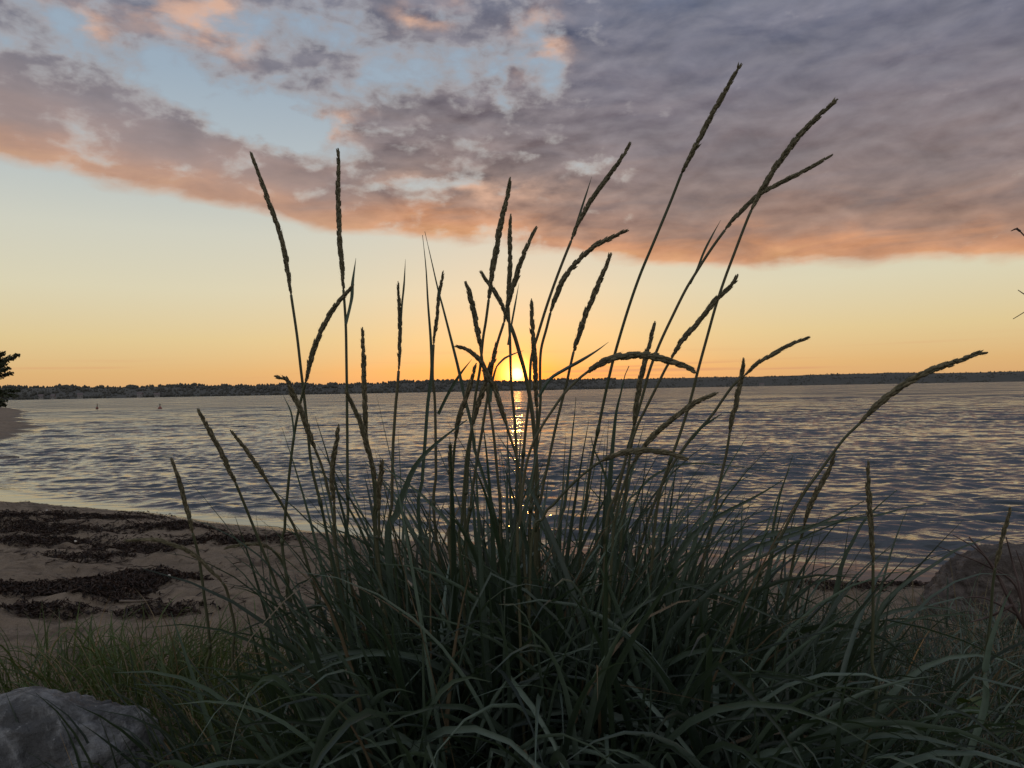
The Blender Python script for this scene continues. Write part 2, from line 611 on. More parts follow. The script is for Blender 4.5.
M_SAND = sand_mat()
M_WATER = water_mat()
M_GRANITE = rock_mat('grey_granite', (0.062, 0.064, 0.066), (0.175, 0.180, 0.184), (0.25, 0.255, 0.26))
M_BROWNROCK = rock_mat('brown_granite', (0.055, 0.046, 0.041), (0.105, 0.089, 0.079), (0.17, 0.15, 0.13))
M_SEAWEED = leaf_mat('dry_seaweed', (0.008, 0.006, 0.005), (0.048, 0.028, 0.019), (0.06, 0.02, 0.01), 0.06, 0.6)
M_TWIG = plain_mat('dry_twig_bark', (0.055, 0.035, 0.030), 0.8, 50.0, 0.8)
M_BARK = plain_mat('tree_bark', (0.06, 0.05, 0.04), 0.9, 8.0, 0.8)
M_DRIFT = plain_mat('driftwood', (0.11, 0.085, 0.065), 0.85, 40.0, 0.7)
M_WOODS = plain_mat('far_woodland', (0.050, 0.050, 0.042), 0.9, 0.03, 0.35)
M_HILL = plain_mat('far_fields', (0.040, 0.041, 0.034), 0.95, 0.01, 0.3)
M_WALLP = plain_mat('pale_render', (0.19, 0.18, 0.17), 0.8, 1.0, 0.1)
M_ROOFD = plain_mat('dark_roof', (0.10, 0.08, 0.08), 0.8, 1.0, 0.3)
M_PANE = plain_mat('window_glass', (0.03, 0.035, 0.04), 0.15, 1.0, 0.1)
M_BUOY = plain_mat('faded_red_buoy', (0.16, 0.045, 0.03), 0.5, 4.0, 0.3)
M_POSTW = plain_mat('wet_post', (0.05, 0.04, 0.035), 0.7, 12.0, 0.5)
M_SHELL = plain_mat('pale_shell', (0.42, 0.39, 0.35), 0.6, 30.0, 0.3)

# ------------------------------------------------------------------ terrain
SHORE = np.array([(120, -60), (60, -26), (12, 0.6), (5, 4.05), (2.4, 5.3), (-0.2, 6.55), (-2.74, 7.8), (-5.0, 9.0), (-7.0, 10.2), (-9.5, 12.3), (-13, 16.5), (-15.6, 20.5),
                  (-17.0, 24), (-19.3, 29.0), (-21, 33), (-24.5, 37.5), (-30, 45), (-50, 76), (-72, 107), (-95, 128), (-220, 210)], float)
LAND = np.vstack([SHORE, [(-500, 260), (-500, -200), (120, -200)]])


def shore_dist(X, Y):
    """signed distance from the waterline, positive inland"""
    d = np.full(X.shape, 1e9)
    for (ax, ay), (bx, by) in zip(SHORE[:-1], SHORE[1:]):
        vx, vy = bx - ax, by - ay
        t = np.clip(((X - ax) * vx + (Y - ay) * vy) / (vx * vx + vy * vy), 0, 1)
        d = np.minimum(d, np.hypot(X - ax - t * vx, Y - ay - t * vy))
    ins = np.zeros(X.shape, bool)
    P = LAND
    for i in range(len(P)):
        (ax, ay), (bx, by) = P[i], P[(i + 1) % len(P)]
        c = (ay > Y) != (by > Y)
        with np.errstate(divide='ignore', invalid='ignore'):
            xi = ax + (Y - ay) * (bx - ax) / (by - ay if by != ay else 1e-9)
        ins ^= c & (X < xi)
    return np.where(ins, d, -d)


def ground_z(X, Y):
    X, Y = np.asarray(X, float), np.asarray(Y, float)
    s = shore_dist(X, Y)
    far = sstep(12, 40, np.hypot(X, Y))
    s = s + fbm(X * 0.5, Y * 0.5, 3, 3) * (0.35 + 1.6 * far)
    up = 0.44 * (1 - np.exp(-np.maximum(s, 0) / 2.4)) * (1 + 0.4 * far)
    dn = np.maximum(s * 0.11, -1.6)
    z = np.where(s > 0, up, dn)
    inl = sstep(0.1, 1.4, s)
    z = z + inl * (fbm(X * 1.3, Y * 1.3, 3, 21) * 0.05 + fbm(X * 3.6, Y * 5.2, 3, 8) * 0.065 + fbm(X * 12, Y * 12, 2, 5) * 0.030)
    # the wrack line leaves a low berm
    z = z + 0.035 * np.exp(-((s - 1.5) / 0.45) ** 2) * (1 + vnoise(X * 1.5, Y * 1.5, 4))
    return z


def gz(x, y):
    return float(ground_z(np.array([x]), np.array([y]))[0])


def ground_hit(px, py):
    r = ray(px, py)
    lo, hi = 0.5, 200.0
    ds = np.geomspace(lo, hi, 600)
    X, Y, Z = CAM.x + r.x * ds, CAM.y + r.y * ds, CAM.z + r.z * ds
    below = np.nonzero(Z < ground_z(X, Y))[0]
    d = ds[below[0]] if len(below) else hi
    return Vector((CAM.x + r.x * d, CAM.y + r.y * d, gz(CAM.x + r.x * d, CAM.y + r.y * d)))


def spaced(a, b, step, lo, hi, k=1.09):
    c = list(np.arange(a, b, step))
    s, v = step, b
    while v < hi:
        c.append(v)
        s *= k
        v += s
    c.append(hi)
    s, v, l = step * k, a - step, []
    while v > lo:
        l.append(v)
        s *= k
        v -= s
    l.append(lo)
    return np.array(l[::-1] + c)


def grid_faces(nr, nc):
    i = np.arange(nr - 1)[:, None] * nc
    j = np.arange(nc - 1)[None, :]
    return np.stack([i + j, i + j + 1, i + nc + j + 1, i + nc + j], -1).reshape(-1, 4)


def build_ground():
    xs = spaced(-8.0, 4.0, 0.028, -260, 130)
    ys = spaced(1.2, 11.0, 0.028, -60, 220)
    X, Y = np.meshgrid(xs, ys)
    Z = ground_z(X, Y)
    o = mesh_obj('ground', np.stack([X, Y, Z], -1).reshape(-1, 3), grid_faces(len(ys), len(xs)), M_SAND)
    tag(o, 'brown sandy beach with trodden hollows sloping down to the water', 'beach', kind='structure')


def build_water():
    nr, nc = 1350, 800
    r = np.concatenate([np.geomspace(3.6, 85.0, nr), np.geomspace(85.0, 3550.0, 61)[1:]])
    th = np.linspace(R(-50), R(50), nc)
    Rr, Th = np.meshgrid(r, th, indexing='ij')
    X, Y = Rr * np.sin(Th), Rr * np.cos(Th)
    Z = np.zeros_like(X)
    n = nr
    Xn, Yn, Rn = X[:n], Y[:n], Rr[:n]
    Xw = Xn + 0.5 * fbm(Xn * 0.35, Yn * 0.35, 2, 31)
    Yw = Yn + 0.8 * fbm(Xn * 0.25, Yn * 0.4, 3, 33)
    sp = Rn * 0.0026
    rng = np.random.default_rng(5)
    gust = 0.75 + 0.9 * (fbm(Xn * 0.10, Yn * 0.16, 3, 40) + 0.2)
    for i in range(64):
        lam = 0.085 * (0.85 / 0.085) ** ((i + rng.random()) / 64)
        ang = R(-100) + rng.normal(0, R(15 if lam > 0.4 else 26))
        k = 2 * np.pi / lam
        sl = 0.029 * (0.7 + 0.6 * rng.random()) * (0.75 if lam > 0.6 else 1.45 if lam > 0.2 else 1.0)
        amp = sl / k
        ph = rng.random() * 6.283
        w = np.clip((lam / sp - 2.5) / 3.0, 0, 1)
        arg = k * (np.cos(ang) * Xw + np.sin(ang) * Yw) + ph
        s = np.sin(arg)
        Z[:n] += amp * w * (s + 0.25 * np.cos(2 * arg))
    # longer waves further out
    off = sstep(9, 26, Rn)
    for i in range(18):
        lam = 0.8 * (3.4 / 0.8) ** ((i + rng.random()) / 18)
        ang = R(-98) + rng.normal(0, R(16))
        k = 2 * np.pi / lam
        arg = k * (np.cos(ang) * Xw + np.sin(ang) * Yw) + rng.random() * 6.283
        Z[:n] += 0.028 / k * np.clip((lam / sp - 2.5) / 3.0, 0, 1) * off * np.sin(arg)
    Z[:n] *= np.clip(gust, 0.3, 1.6)
    near = Rn < 40
    s = np.full(Xn.shape, -50.0)
    s[near] = shore_dist(Xn[near], Yn[near])
    s2 = s + 0.16 * fbm(Xn * 0.6, Yn * 0.6, 2, 50)
    calm = np.zeros(X.shape)
    calm[:n] = sstep(-0.42, -0.12, s2)
    Z[:n] *= 0.06 + 0.94 * sstep(-0.10, -0.85, s2)
    # small breakers running in along the beach
    for off, a, wd in ((-0.62, 0.036, 0.10), (-1.35, 0.046, 0.17), (-2.2, 0.020, 0.24)):
        u = s2 + 0.22 * fbm(Xn * 0.30 + off, Yn * 0.30, 2, 60) - off
        mod = sstep(-5.5, -3.0, Xn) * np.clip(0.65 + 1.3 * vnoise(Xn * 0.45 + off * 7, Yn * 0.2, 70), 0, 1.4)
        Z[:n] += a * mod * np.where(u > 0, np.exp(-(u / (wd * 0.55)) ** 2), np.exp(-(u / (wd * 1.7)) ** 2))
    o = mesh_obj('water', np.stack([X, Y, Z], -1).reshape(-1, 3), grid_faces(len(r), nc), M_WATER, attr=calm.ravel())
    tag(o, 'rippled bay water reflecting the sunset', 'water', kind='structure')


build_ground()
build_water()


# ------------------------------------------------------------------ the far shore
def far_dist(az):
    return 1250.0 + 850.0 * float(sstep(-20, 36, az))


def build_far_shore():
    ang = np.linspace(-52, 52, 900)
    D = np.array([far_dist(a) for a in ang])
    top_px = np.interp(ang, [-52, -34, -25, -14, 0, 8, 14, 22, 30, 36, 52], [12.5, 12.5, 12, 11.5, 11.2, 11.5, 12.0, 12.4, 11.2, 11, 11])
    crest = top_px / F * D * np.interp(ang, [-30, -8, 5, 16], [1.0, 1.14, 1.14, 0.92]) * (1 + 0.18 * fbm(ang * 0.25, ang * 0, 3, 2))
    prof = [(-6, -1.0), (0, 0.25), (40, 0.7), (120, 0.45), (260, 0.85), (420, 1.0), (900, 0.9)]
    rows = []
    for k, (dd, hf) in enumerate(prof):
        d = D + dd + (8 * fbm(ang * 1.1, ang * 0, 3, 4) if k < 3 else 0)
        z = crest * hf if dd > 100 else np.full_like(ang, max(hf, -1) * 1.5)
        rows.append(np.stack([d * np.sin(np.radians(ang)), d * np.cos(np.radians(ang)), z], -1))
    o = mesh_obj('hills', np.concatenate(rows), grid_faces(len(prof), len(ang)), M_HILL)
    tag(o, 'low wooded hills along the far side of the bay', 'hills', kind='structure')
    # woodland on the slopes: many crowns that read as one mass
    mb = MB()
    rng = np.random.default_rng(3)
    ph = np.linspace(0, 2 * np.pi, 7)[:-1]
    ring = [(0.0, 0.55), (0.35, 1.0), (0.7, 0.75), (0.95, 0.28)]
    for i in range(9000):
        a = rng.uniform(-50, 50)
        u = rng.random()
        dd = 6 + 420 * u ** 1.3
        d = far_dist(a) + dd
        c = float(np.interp(a, ang, crest))
        zb = float(np.interp(dd, [0, 40, 120, 260, 420], [0.3, 1.0, c * 0.45, c * 0.85, c])) - 0.5
        h = rng.uniform(2.4, 4.8) * (0.6 if a > 8 else 1.0) * (1 + 1.5 * float(vnoise(np.array([a * 1.7]), np.array([dd * 0.02]), 6)[0]))
        w = h * rng.uniform(0.32, 0.6)
        cx, cy = d * math.sin(R(a)), d * math.cos(R(a))
        V = [(cx + w * rr * math.cos(t) * rng.uniform(.75, 1.2), cy + w * rr * math.sin(t), zb + h * zz * rng.uniform(.92, 1.06)) for zz, rr in ring for t in ph]
        V.append((cx, cy, zb + h))
        q = [(k * 6 + j, k * 6 + (j + 1) % 6, (k + 1) * 6 + (j + 1) % 6, (k + 1) * 6 + j) for k in range(3) for j in range(6)]
        mb.add(V, [(18 + j, 18 + (j + 1) % 6, 24) for j in range(6)], q)
    o = mb.build('woods', M_WOODS)
    tag(o, 'dark far-off woodland lining the opposite shore', 'woods', kind='stuff')


build_far_shore()


def box(mb, x0, x1, y0, y1, z0, z1):
    V = [(x, y, z) for z in (z0, z1) for (x, y) in ((x0, y0), (x1, y0), (x1, y1), (x0, y1))]
    mb.add(V, None, [(0, 3, 2, 1), (4, 5, 6, 7), (0, 1, 5, 4), (1, 2, 6, 5), (2, 3, 7, 6), (3, 0, 4, 7)])


def far_house(px, w, h, label):
    a = azel(px, 390)[0]
    d = far_dist(a) - 4
    loc = Vector((d * math.sin(R(a)), d * math.cos(R(a)), 1.2))
    t = tag(empty('house', loc), label, 'house', 'small pale houses on the far shore')
    t.rotation_euler.z = R(-a + random.uniform(-25, 25))
    m = MB()
    box(m, -w / 2, w / 2, -3, 3, -1.5, h)
    m.build('wall', M_WALLP, t, smooth=False)
    m = MB()
    e = 0.5
    m.add([(-w / 2 - e, -3.4, h + .02), (w / 2 + e, -3.4, h + .02), (w / 2 + e, 3.4, h + .02), (-w / 2 - e, 3.4, h + .02), (-w / 2 - e, 0, h + 2.6), (w / 2 + e, 0, h + 2.6)],
          [(0, 4, 3), (1, 2, 5)], [(0, 1, 5, 4), (2, 3, 4, 5), (0, 3, 2, 1)])
    m.build('roof', M_ROOFD, t, smooth=False)
    for k in (-1, 1):
        m = MB()
        box(m, k * w * 0.25 - 0.6, k * w * 0.25 + 0.6, -3.08, -2.96, 1.0, 2.2)
        m.build('window', M_PANE, t, smooth=False)


far_house(41, 5, 3.6, 'faint pale house low on the far shore closest to the dark tree')
far_house(53, 4.5, 3.4, 'faint pale house on the far shore above the sand spit')
far_house(80, 6, 4.6, 'pale far-shore house standing just behind the thin channel stake')
far_house(140, 6.5, 4.4, 'brightest pale house on far shore, left of the round buoy')
far_house(157, 7, 3.2, 'long low pale house on far shore directly behind the round buoy')
far_house(762, 11, 4.2, 'lone dim house on the far shore right of the tall grass')


# ------------------------------------------------------------------ buoys in the bay
def lathe(mb, prof, c, sides=12, tone=0.5):
    th = np.linspace(0, 2 * np.pi, sides, endpoint=False)
    V = np.array([(c[0] + r * math.cos(t), c[1] + r * math.sin(t), c[2] + z) for z, r in prof for t in th])
    n = len(prof)
    i = np.arange(n - 1)[:, None] * sides
    j = np.arange(sides)[None, :]
    k = (j + 1) % sides
    mb.add(V, None, np.stack([i + j, i + k, i + sides + k, i + sides + j], -1).reshape(-1, 4), tone)


def water_at(px, py):
    r = ray(px, py)
    d = -CAM.z / r.z
    return CAM + r * d


p = water_at(160, 409)
t = tag(empty('buoy', p), 'small dark round mooring buoy floating out in the bay', 'buoy')
m = MB()
lathe(m, [(-0.2, 0.02), (-0.14, 0.15), (0.0, 0.22), (0.12, 0.20), (0.22, 0.11), (0.34, 0.02)], (0, 0, 0), 16)
m.build('float', M_BUOY, t)
m = MB()
lathe(m, [(0.33, 0.05), (0.46, 0.05), (0.52, 0.09), (0.56, 0.02)], (0, 0, 0), 10)
m.build('ring', M_POSTW, t)
p = water_at(97, 409)
t = tag(empty('channel_stake', p), 'thin dark stake standing upright in the water near the sand spit', 'stake')
m = MB()
tube(m, [(0, 0, -0.8), (0.01, 0, 0.0), (0.03, 0, 0.62)], [0.06, 0.06, 0.05], 8)
m.build('pole', M_POSTW, t)
m = MB()
lathe(m, [(0.0, 0.02), (0.02, 0.13), (0.16, 0.15), (0.26, 0.05)], (0.01, 0, 0), 10)
m.build('collar', M_BUOY, t)


# ------------------------------------------------------------------ rocks
def make_rock(name, mat, loc, size, seed, label, cat='rock', rot=0.0, flat=0.0, sub=5, rough=0.22, group=None):
    import bmesh
    bm = bmesh.new()
    bmesh.ops.create_icosphere(bm, subdivisions=sub, radius=1.0)
    off = Vector((seed * 13.1, seed * 7.7, seed * 3.3))
    planes = []
    rr = random.Random(seed)
    for _ in range(9):
        nrm = Vector((rr.uniform(-1, 1), rr.uniform(-1, 1), rr.uniform(-0.3, 1))).normalized()
        planes.append((nrm, rr.uniform(0.60, 0.88)))
    for v in bm.verts:
        c = v.co.normalized()
        d = 1.0
        for nrm, k in planes:
            q = c.dot(nrm)
            if q > 0.05:
                lim = k / q
                d = min(d, lim) if d - lim < 0.25 else lim + 0.02
        d += rough * 0.5 * mnoise.fractal(c * 1.6 + off, 1.0, 2.0, 5) + rough * 0.22 * mnoise.fractal(c * 6 + off, 0.8, 2.0, 4)
        v.co = c * d
        if v.co.z > 0 and flat:
            v.co.z = v.co.z if v.co.z < 0.55 else 0.55 + (v.co.z - 0.55) * (1 - flat)
        v.co = Vector((v.co.x * size[0], v.co.y * size[1], v.co.z * size[2]))
    me = bpy.data.meshes.new(name)
    bm.to_mesh(me)
    bm.free()
    for pl in me.polygons:
        pl.use_smooth = True
    me.materials.append(mat)
    o = bpy.data.objects.new(name, me)
    o.location = loc
    o.rotation_euler.z = rot
    COL.objects.link(o)
    tag(o, label, cat, group)
    return o


make_rock('granite_rock', M_GRANITE, at(36, 800, 1.72), (0.335, 0.27, 0.34), 4, 'grey granite boulder with fractured face beside the green grass', flat=0.6, sub=6, rot=0.35)
p = ground_hit(992, 622)
make_rock('boulder', M_BROWNROCK, p + Vector((0.12, 0.22, 0.06)), (0.37, 0.32, 0.29), 11, 'large brown boulder at the water edge behind bare branches', sub=6, rot=0.3)
p = ground_hit(960, 622)
make_rock('flat_stone', M_BROWNROCK, p + Vector((0, 0.05, 0.02)), (0.17, 0.13, 0.10), 23, 'small flat pale stone leaning against foot of the large brown boulder', sub=5)
p = water_at(6, 459)
make_rock('shore_stone', M_BROWNROCK, p, (0.38, 0.25, 0.07), 31, 'low dark stone awash in the shallows near the sand spit', sub=4)


# ------------------------------------------------------------------ seaweed wrack
def seaweed(px0, px1, py0, py1, n, label, seed, blobs):
    """a heap of crumpled dry weed on the sand; outline from a handful of overlapping lobes"""
    rng = np.random.default_rng(seed)
    c = ground_hit((px0 + px1) / 2, (py0 + py1) / 2)
    P, yv = [], 0.5
    blobs = int(blobs * 1.7)
    for kb in range(blobs):
        u = (kb + rng.uniform(0.2, 0.8)) / blobs
        yv = min(0.9, max(0.1, yv + rng.normal(0, 0.16)))
        q = ground_hit(px0 + (px1 - px0) * u, py0 + (py1 - py0) * yv)
        P.append((q.x, q.y, rng.uniform(0.06, 0.12) * (0.6 + c.length * 0.10)))
    mb = MB()
    for i in range(n):
        bx, by, br = P[rng.integers(len(P))]
        rr, th = br * math.sqrt(rng.random()) * 1.0, rng.random() * 6.283
        x, y = bx + rr * 2.5 * math.cos(th), by + rr * 0.8 * math.sin(th)
        if float(vnoise(np.array([x * 11.0]), np.array([y * 15.0]), seed)[0]) + rng.normal(0, .16) < -0.34:
            continue
        ht = 0.022 * max(0.05, 1 - (rr / br) ** 2) * rng.random()
        L = rng.uniform(0.012, 0.045)
        a = rng.random() * 6.283
        k = 5
        s = np.linspace(-0.5, 0.5, k)
        pts = np.stack([x + L * s * math.cos(a) + rng.normal(0, .006, k), y + L * s * math.sin(a) + rng.normal(0, .006, k), np.full(k, ht) + np.abs(rng.normal(0, .008, k)) + 0.004], -1)
        pts[:, 2] += GZI(pts[:, 0], pts[:, 1])
        side = np.tile(np.array([-math.sin(a), math.cos(a), rng.normal(0, .5)]), (k, 1)) + rng.normal(0, .4, (k, 3))
        ribbon(mb, pts, rng.uniform(.004, .012) * np.array([.4, 1, 1, .9, .3]), side, 0.5, rng.random())
    o = mb.build('seaweed_pile', M_SEAWEED, None, c)
    o.location = c
    tag(o, label, 'seaweed', 'heaps of washed-up seaweed on the sand')


_gx = np.linspace(-10, 4, 561)
_gy = np.linspace(1, 12.5, 461)
_GX, _GY = np.meshgrid(_gx, _gy)
_GZ = ground_z(_GX, _GY)


def GZI(x, y):
    """terrain height by table lookup near the camera"""
    fx = np.clip((np.asarray(x) + 10) / 0.025, 0, 559.99)
    fy = np.clip((np.asarray(y) - 1) / 0.025, 0, 459.99)
    i, j = fx.astype(int), fy.astype(int)
    u, v = fx - i, fy - j
    return (_GZ[j, i] * (1 - u) + _GZ[j, i + 1] * u) * (1 - v) + (_GZ[j + 1, i] * (1 - u) + _GZ[j + 1, i + 1] * u) * v


seaweed(-10, 150, 506, 520, 2600, 'long dark band of seaweed lying nearest to the waterline', 1, 26)
seaweed(-10, 90, 520, 534, 1500, 'broad brown seaweed heap at left, just inland of the waterline band', 2, 14)
seaweed(132, 200, 526, 536, 900, 'dark seaweed heap ending beside the thin upright grass stalk', 3, 9)
seaweed(190, 265, 538, 552, 1300, 'seaweed heap half hidden by the outer grass blades', 4, 11)
seaweed(-5, 82, 539, 547, 1000, 'thin seaweed streak across the middle of the sand', 5, 12)
seaweed(92, 175, 541, 552, 900, 'loose seaweed clumps behind the drooping straw-coloured head', 6, 10)
seaweed(80, 103, 555, 561, 480, 'small lone seaweed tuft above the biggest heap', 7, 4)
seaweed(0, 110, 589, 599, 2000, 'biggest black seaweed heap, its ragged left half, on trodden sand', 8, 16)
seaweed(85, 175, 577, 588, 2400, 'thick black seaweed heap reaching right beside the curved twig', 9, 13)
seaweed(16, 66, 611.5, 614.5, 420, 'thin seaweed scraps nearest to the granite boulder', 10, 8)
seaweed(150, 176, 612, 616, 250, 'tiny seaweed scrap below the curved twig', 12, 3)

seaweed(790, 932, 585, 591, 800, 'brown seaweed strip on the sand left of the large brown boulder', 13, 14)

mb = MB()
rs = np.random.default_rng(99)
for i in range(15000):
    x, y = rs.uniform(-7.5, 0.5), rs.uniform(2.6, 10.0)
    if vnoise(np.array([x * 0.9]), np.array([y * 1.6]), 88)[0] + rs.normal(0, 0.16) < 0.12:
        continue
    a, L = rs.random() * 6.283, rs.uniform(0.015, 0.07)
    sg = np.linspace(-0.5, 0.5, 4)
    pts = np.stack([x + L * sg * math.cos(a), y + L * sg * math.sin(a), np.abs(rs.normal(0, .004, 4)) + 0.003], -1)
    pts[:, 2] += GZI(pts[:, 0], pts[:, 1])
    if pts[:, 2].min() < 0.05:
        continue
    ribbon(mb, pts, rs.uniform(.003, .009) * np.array([.4, 1, 1, .4]), np.tile((-math.sin(a), math.cos(a), rs.normal(0, .5)), (4, 1)), 0.4, rs.random())
tag(mb.build('seaweed_scraps', M_SEAWEED), 'loose dark scraps of weed scattered over the sand', 'seaweed scraps', kind='stuff')

for (px, py, lb) in ((48, 513, 'small pale shell lying in the waterline seaweed band'), (77, 546, 'small pale shell beside the thin seaweed streak'), (171, 583, 'small pale shell on the right end of the biggest black seaweed heap')):
    q = ground_hit(px, py)
    make_rock('shell', M_SHELL, q + Vector((0, -0.02, 0.03)), (0.013, 0.010, 0.007), px, lb, 'shell', sub=3, group='pale shells on the sand')

mb = MB()
tw = [ground_hit(*q) for q in ((120, 604), (140, 605), (156, 602), (168, 596), (174, 592))]
tube(mb, catmull([(q.x, q.y, q.z + 0.012) for q in tw], 24), np.linspace(0.007, 0.003, 24), 6)
tw = [ground_hit(*q) for q in ((150, 603.5), (160, 607), (170, 608))]
tube(mb, catmull([(q.x, q.y, q.z + 0.012) for q in tw], 12), np.linspace(0.004, 0.002, 12), 6)
o = mb.build('driftwood_twig', M_DRIFT)
tag(o, 'thin curved driftwood twig on the sand by the black seaweed', 'twig')


# ------------------------------------------------------------------ tree at the far end of the beach
def build_spit_tree():
    rng = np.random.default_rng(9)
    base = at(-22, 411, 85)
    base.z = gz(base.x, base.y) - 0.1
    t = tag(empty('spit_tree', base), 'dark leafy tree leaning over the sand spit at the edge of view', 'tree')
    sc = 85 / F
    mb, ml = MB(), MB()
    trunk = catmull([(0, 0, 0), (0.2, 0.1, 1.8), (0.5, 0.2, 3.8), (0.4, 0.1, 6.2)], 20)
    tube(mb, trunk, np.linspace(0.24, 0.06, 20), 8)
    tips = [(37, 357), (35, 361), (30, 366), (33, 371), (28, 376), (22, 382), (36, 394), (38, 399), (33, 405), (26, 409), (20, 354), (8, 352), (-6, 353), (-18, 358), (-26, 370), (-30, 384), (-20, 396)]
    for (ux, uy) in tips:
        z1 = (411 - uy) * sc
        x1 = ux * sc
        y1 = rng.uniform(-1.4, 1.4)
        z0 = z1 * rng.uniform(0.55, 0.8)
        st = trunk[min(19, int(z0 / 6.2 * 19))]
        P = catmull([st, ((st[0] + x1) / 2, y1 / 2, (st[2] + z1) / 2 + 0.35), (x1, y1, z1)], 14)
        tube(mb, P, np.linspace(0.07, 0.012, 14), 5)
        for k in range(300):
            s = rng.uniform(0.25, 1.0)
            q = P[int(s * 13)] + rng.normal(0, 1, 3) * np.array([0.22, 0.35, 0.16]) * (1.25 - s * 0.75)
            d = rng.normal(0, 1, 3) + np.array([0.8 * np.sign(x1), 0, -0.3])
            d /= np.linalg.norm(d)
            e = np.cross(d, rng.normal(0, 1, 3))
            e /= np.linalg.norm(e)
            L = rng.uniform(0.22, 0.46)
            ml.add([q - d * L * .5, q + e * L * .28, q + d * L * .5, q - e * L * .28], None, [(0, 1, 2, 3)], rng.random())
    mb.build('trunk', M_BARK, t)
    ml.build('crown', M_TREE, t)


build_spit_tree()

# ------------------------------------------------------------------ flowering stalks, traced one by one
# (label, [head points tip->base], [stem points], head width px, depth, leaves)
GROUP_STALK = 'flowering stalks of the dune grass clump'


def spike(mb, P, rmax, rng):
    """seed head: a thin core with overlapping pointed spikelets set in turn on all sides; P runs base -> tip"""
    n = len(P)
    T, A, B = frames(P)
    L = np.sum(np.linalg.norm(np.diff(P, axis=0), axis=1))
    s = np.linspace(0, 1, n)
    prof = np.clip(np.minimum(0.45 + s * 3.2, 1.0) * np.minimum(1.0, 0.30 + (1 - s) * 2.0), 0.25, 1)
    tube(mb, P, rmax * 0.62 * prof, 6, 0.2)
    step = 0.0042
    m = int(L / step)
    ue = max(0.5, 1 - 0.011 / L)
    ph = np.linspace(0, 2 * np.pi, 6)[:-1]
    for i in range(m):
        u = (i + 0.5) / m * ue
        fi = u * (n - 1)
        k = min(int(fi), n - 2)
        c = P[k] + (P[k + 1] - P[k]) * (fi - k)
        t, a, b = T[k], A[k], B[k]
        pr = np.interp(u, s, prof)
        for j in range(3):
            th = rng.random() * 6.283
            o = math.cos(th) * a + math.sin(th) * b
            ln = rng.uniform(0.011, 0.0165) * (0.75 + 0.25 * pr)
            r0 = rmax * pr
            spl = rng.uniform(0.05, 0.20) if rng.random() > 0.06 else rng.uniform(0.2, 0.34)
            d = t * math.cos(spl) + o * math.sin(spl)
            st = c + o * r0 * 0.42
            w = rmax * rng.uniform(0.30, 0.42) * (0.6 + 0.4 * pr)
            e1 = np.cross(d, o)
            e1 /= np.linalg.norm(e1) + 1e-9
            e2 = np.cross(d, e1)
            V = [st]
            for (q, ww) in ((0.30, 1.0), (0.65, 0.75)):
                V += [st + d * ln * q + (math.cos(x) * e1 + math.sin(x) * e2) * w * ww for x in ph]
            V.append(st + d * ln + o * 0.0006)
            f3 = [(0, 1 + (x + 1) % 5, 1 + x) for x in range(5)] + [(11, 6 + x, 6 + (x + 1) % 5) for x in range(5)]
            f4 = [(1 + x, 1 + (x + 1) % 5, 6 + (x + 1) % 5, 6 + x) for x in range(5)]
            mb.add(V, f3, f4, rng.random())
        for _b in range(2):
            th = rng.random() * 6.283
            o = math.cos(th) * a + math.sin(th) * b
            st = c + o * rmax * pr * 0.7
            d = t * 0.9 + o * 0.55
            e = np.cross(d, o) * 0.0004
            mb.add([st - e, st + e, st + d * rng.uniform(.005, .014)], [(0, 1, 2)], None, 1.0)


def trace3d(pts, d_tip, d_base, n):
    P = [at(x, y, d_tip + (d_base - d_tip) * (i / (len(pts) - 1))) for i, (x, y) in enumerate(pts)]
    return catmull(P, n)


def to_ground(pts, d_base):
    """extend a traced stem down to its root"""
    (x0, y0) = pts[-1]
    q = at(x0, y0, d_base)
    xr = q.x + (0.10 - q.x) * 0.22 + random.uniform(-.03, .03)
    g = gz(xr, q.y)
    return Vector((xr, q.y + 0.02, g - 0.02))


def leaf_trace(mb, pts, wpx, d0, d1, rng, tone):
    P = trace3d(pts, d0, d1, 18)  # pts run tip -> base
    s = np.linspace(0, 1, 18)
    w = wpx / F * (d0 + d1) / 2 * np.clip(s * 2.6, 0.05, 1) ** 0.8
    vd = P - np.array(CAM)
    T = np.gradient(P, axis=0)
    side = np.cross(T, vd) + rng.normal(0, 0.02, 3)
    ribbon(mb, P, w * 1.25, side, 0.45, tone)


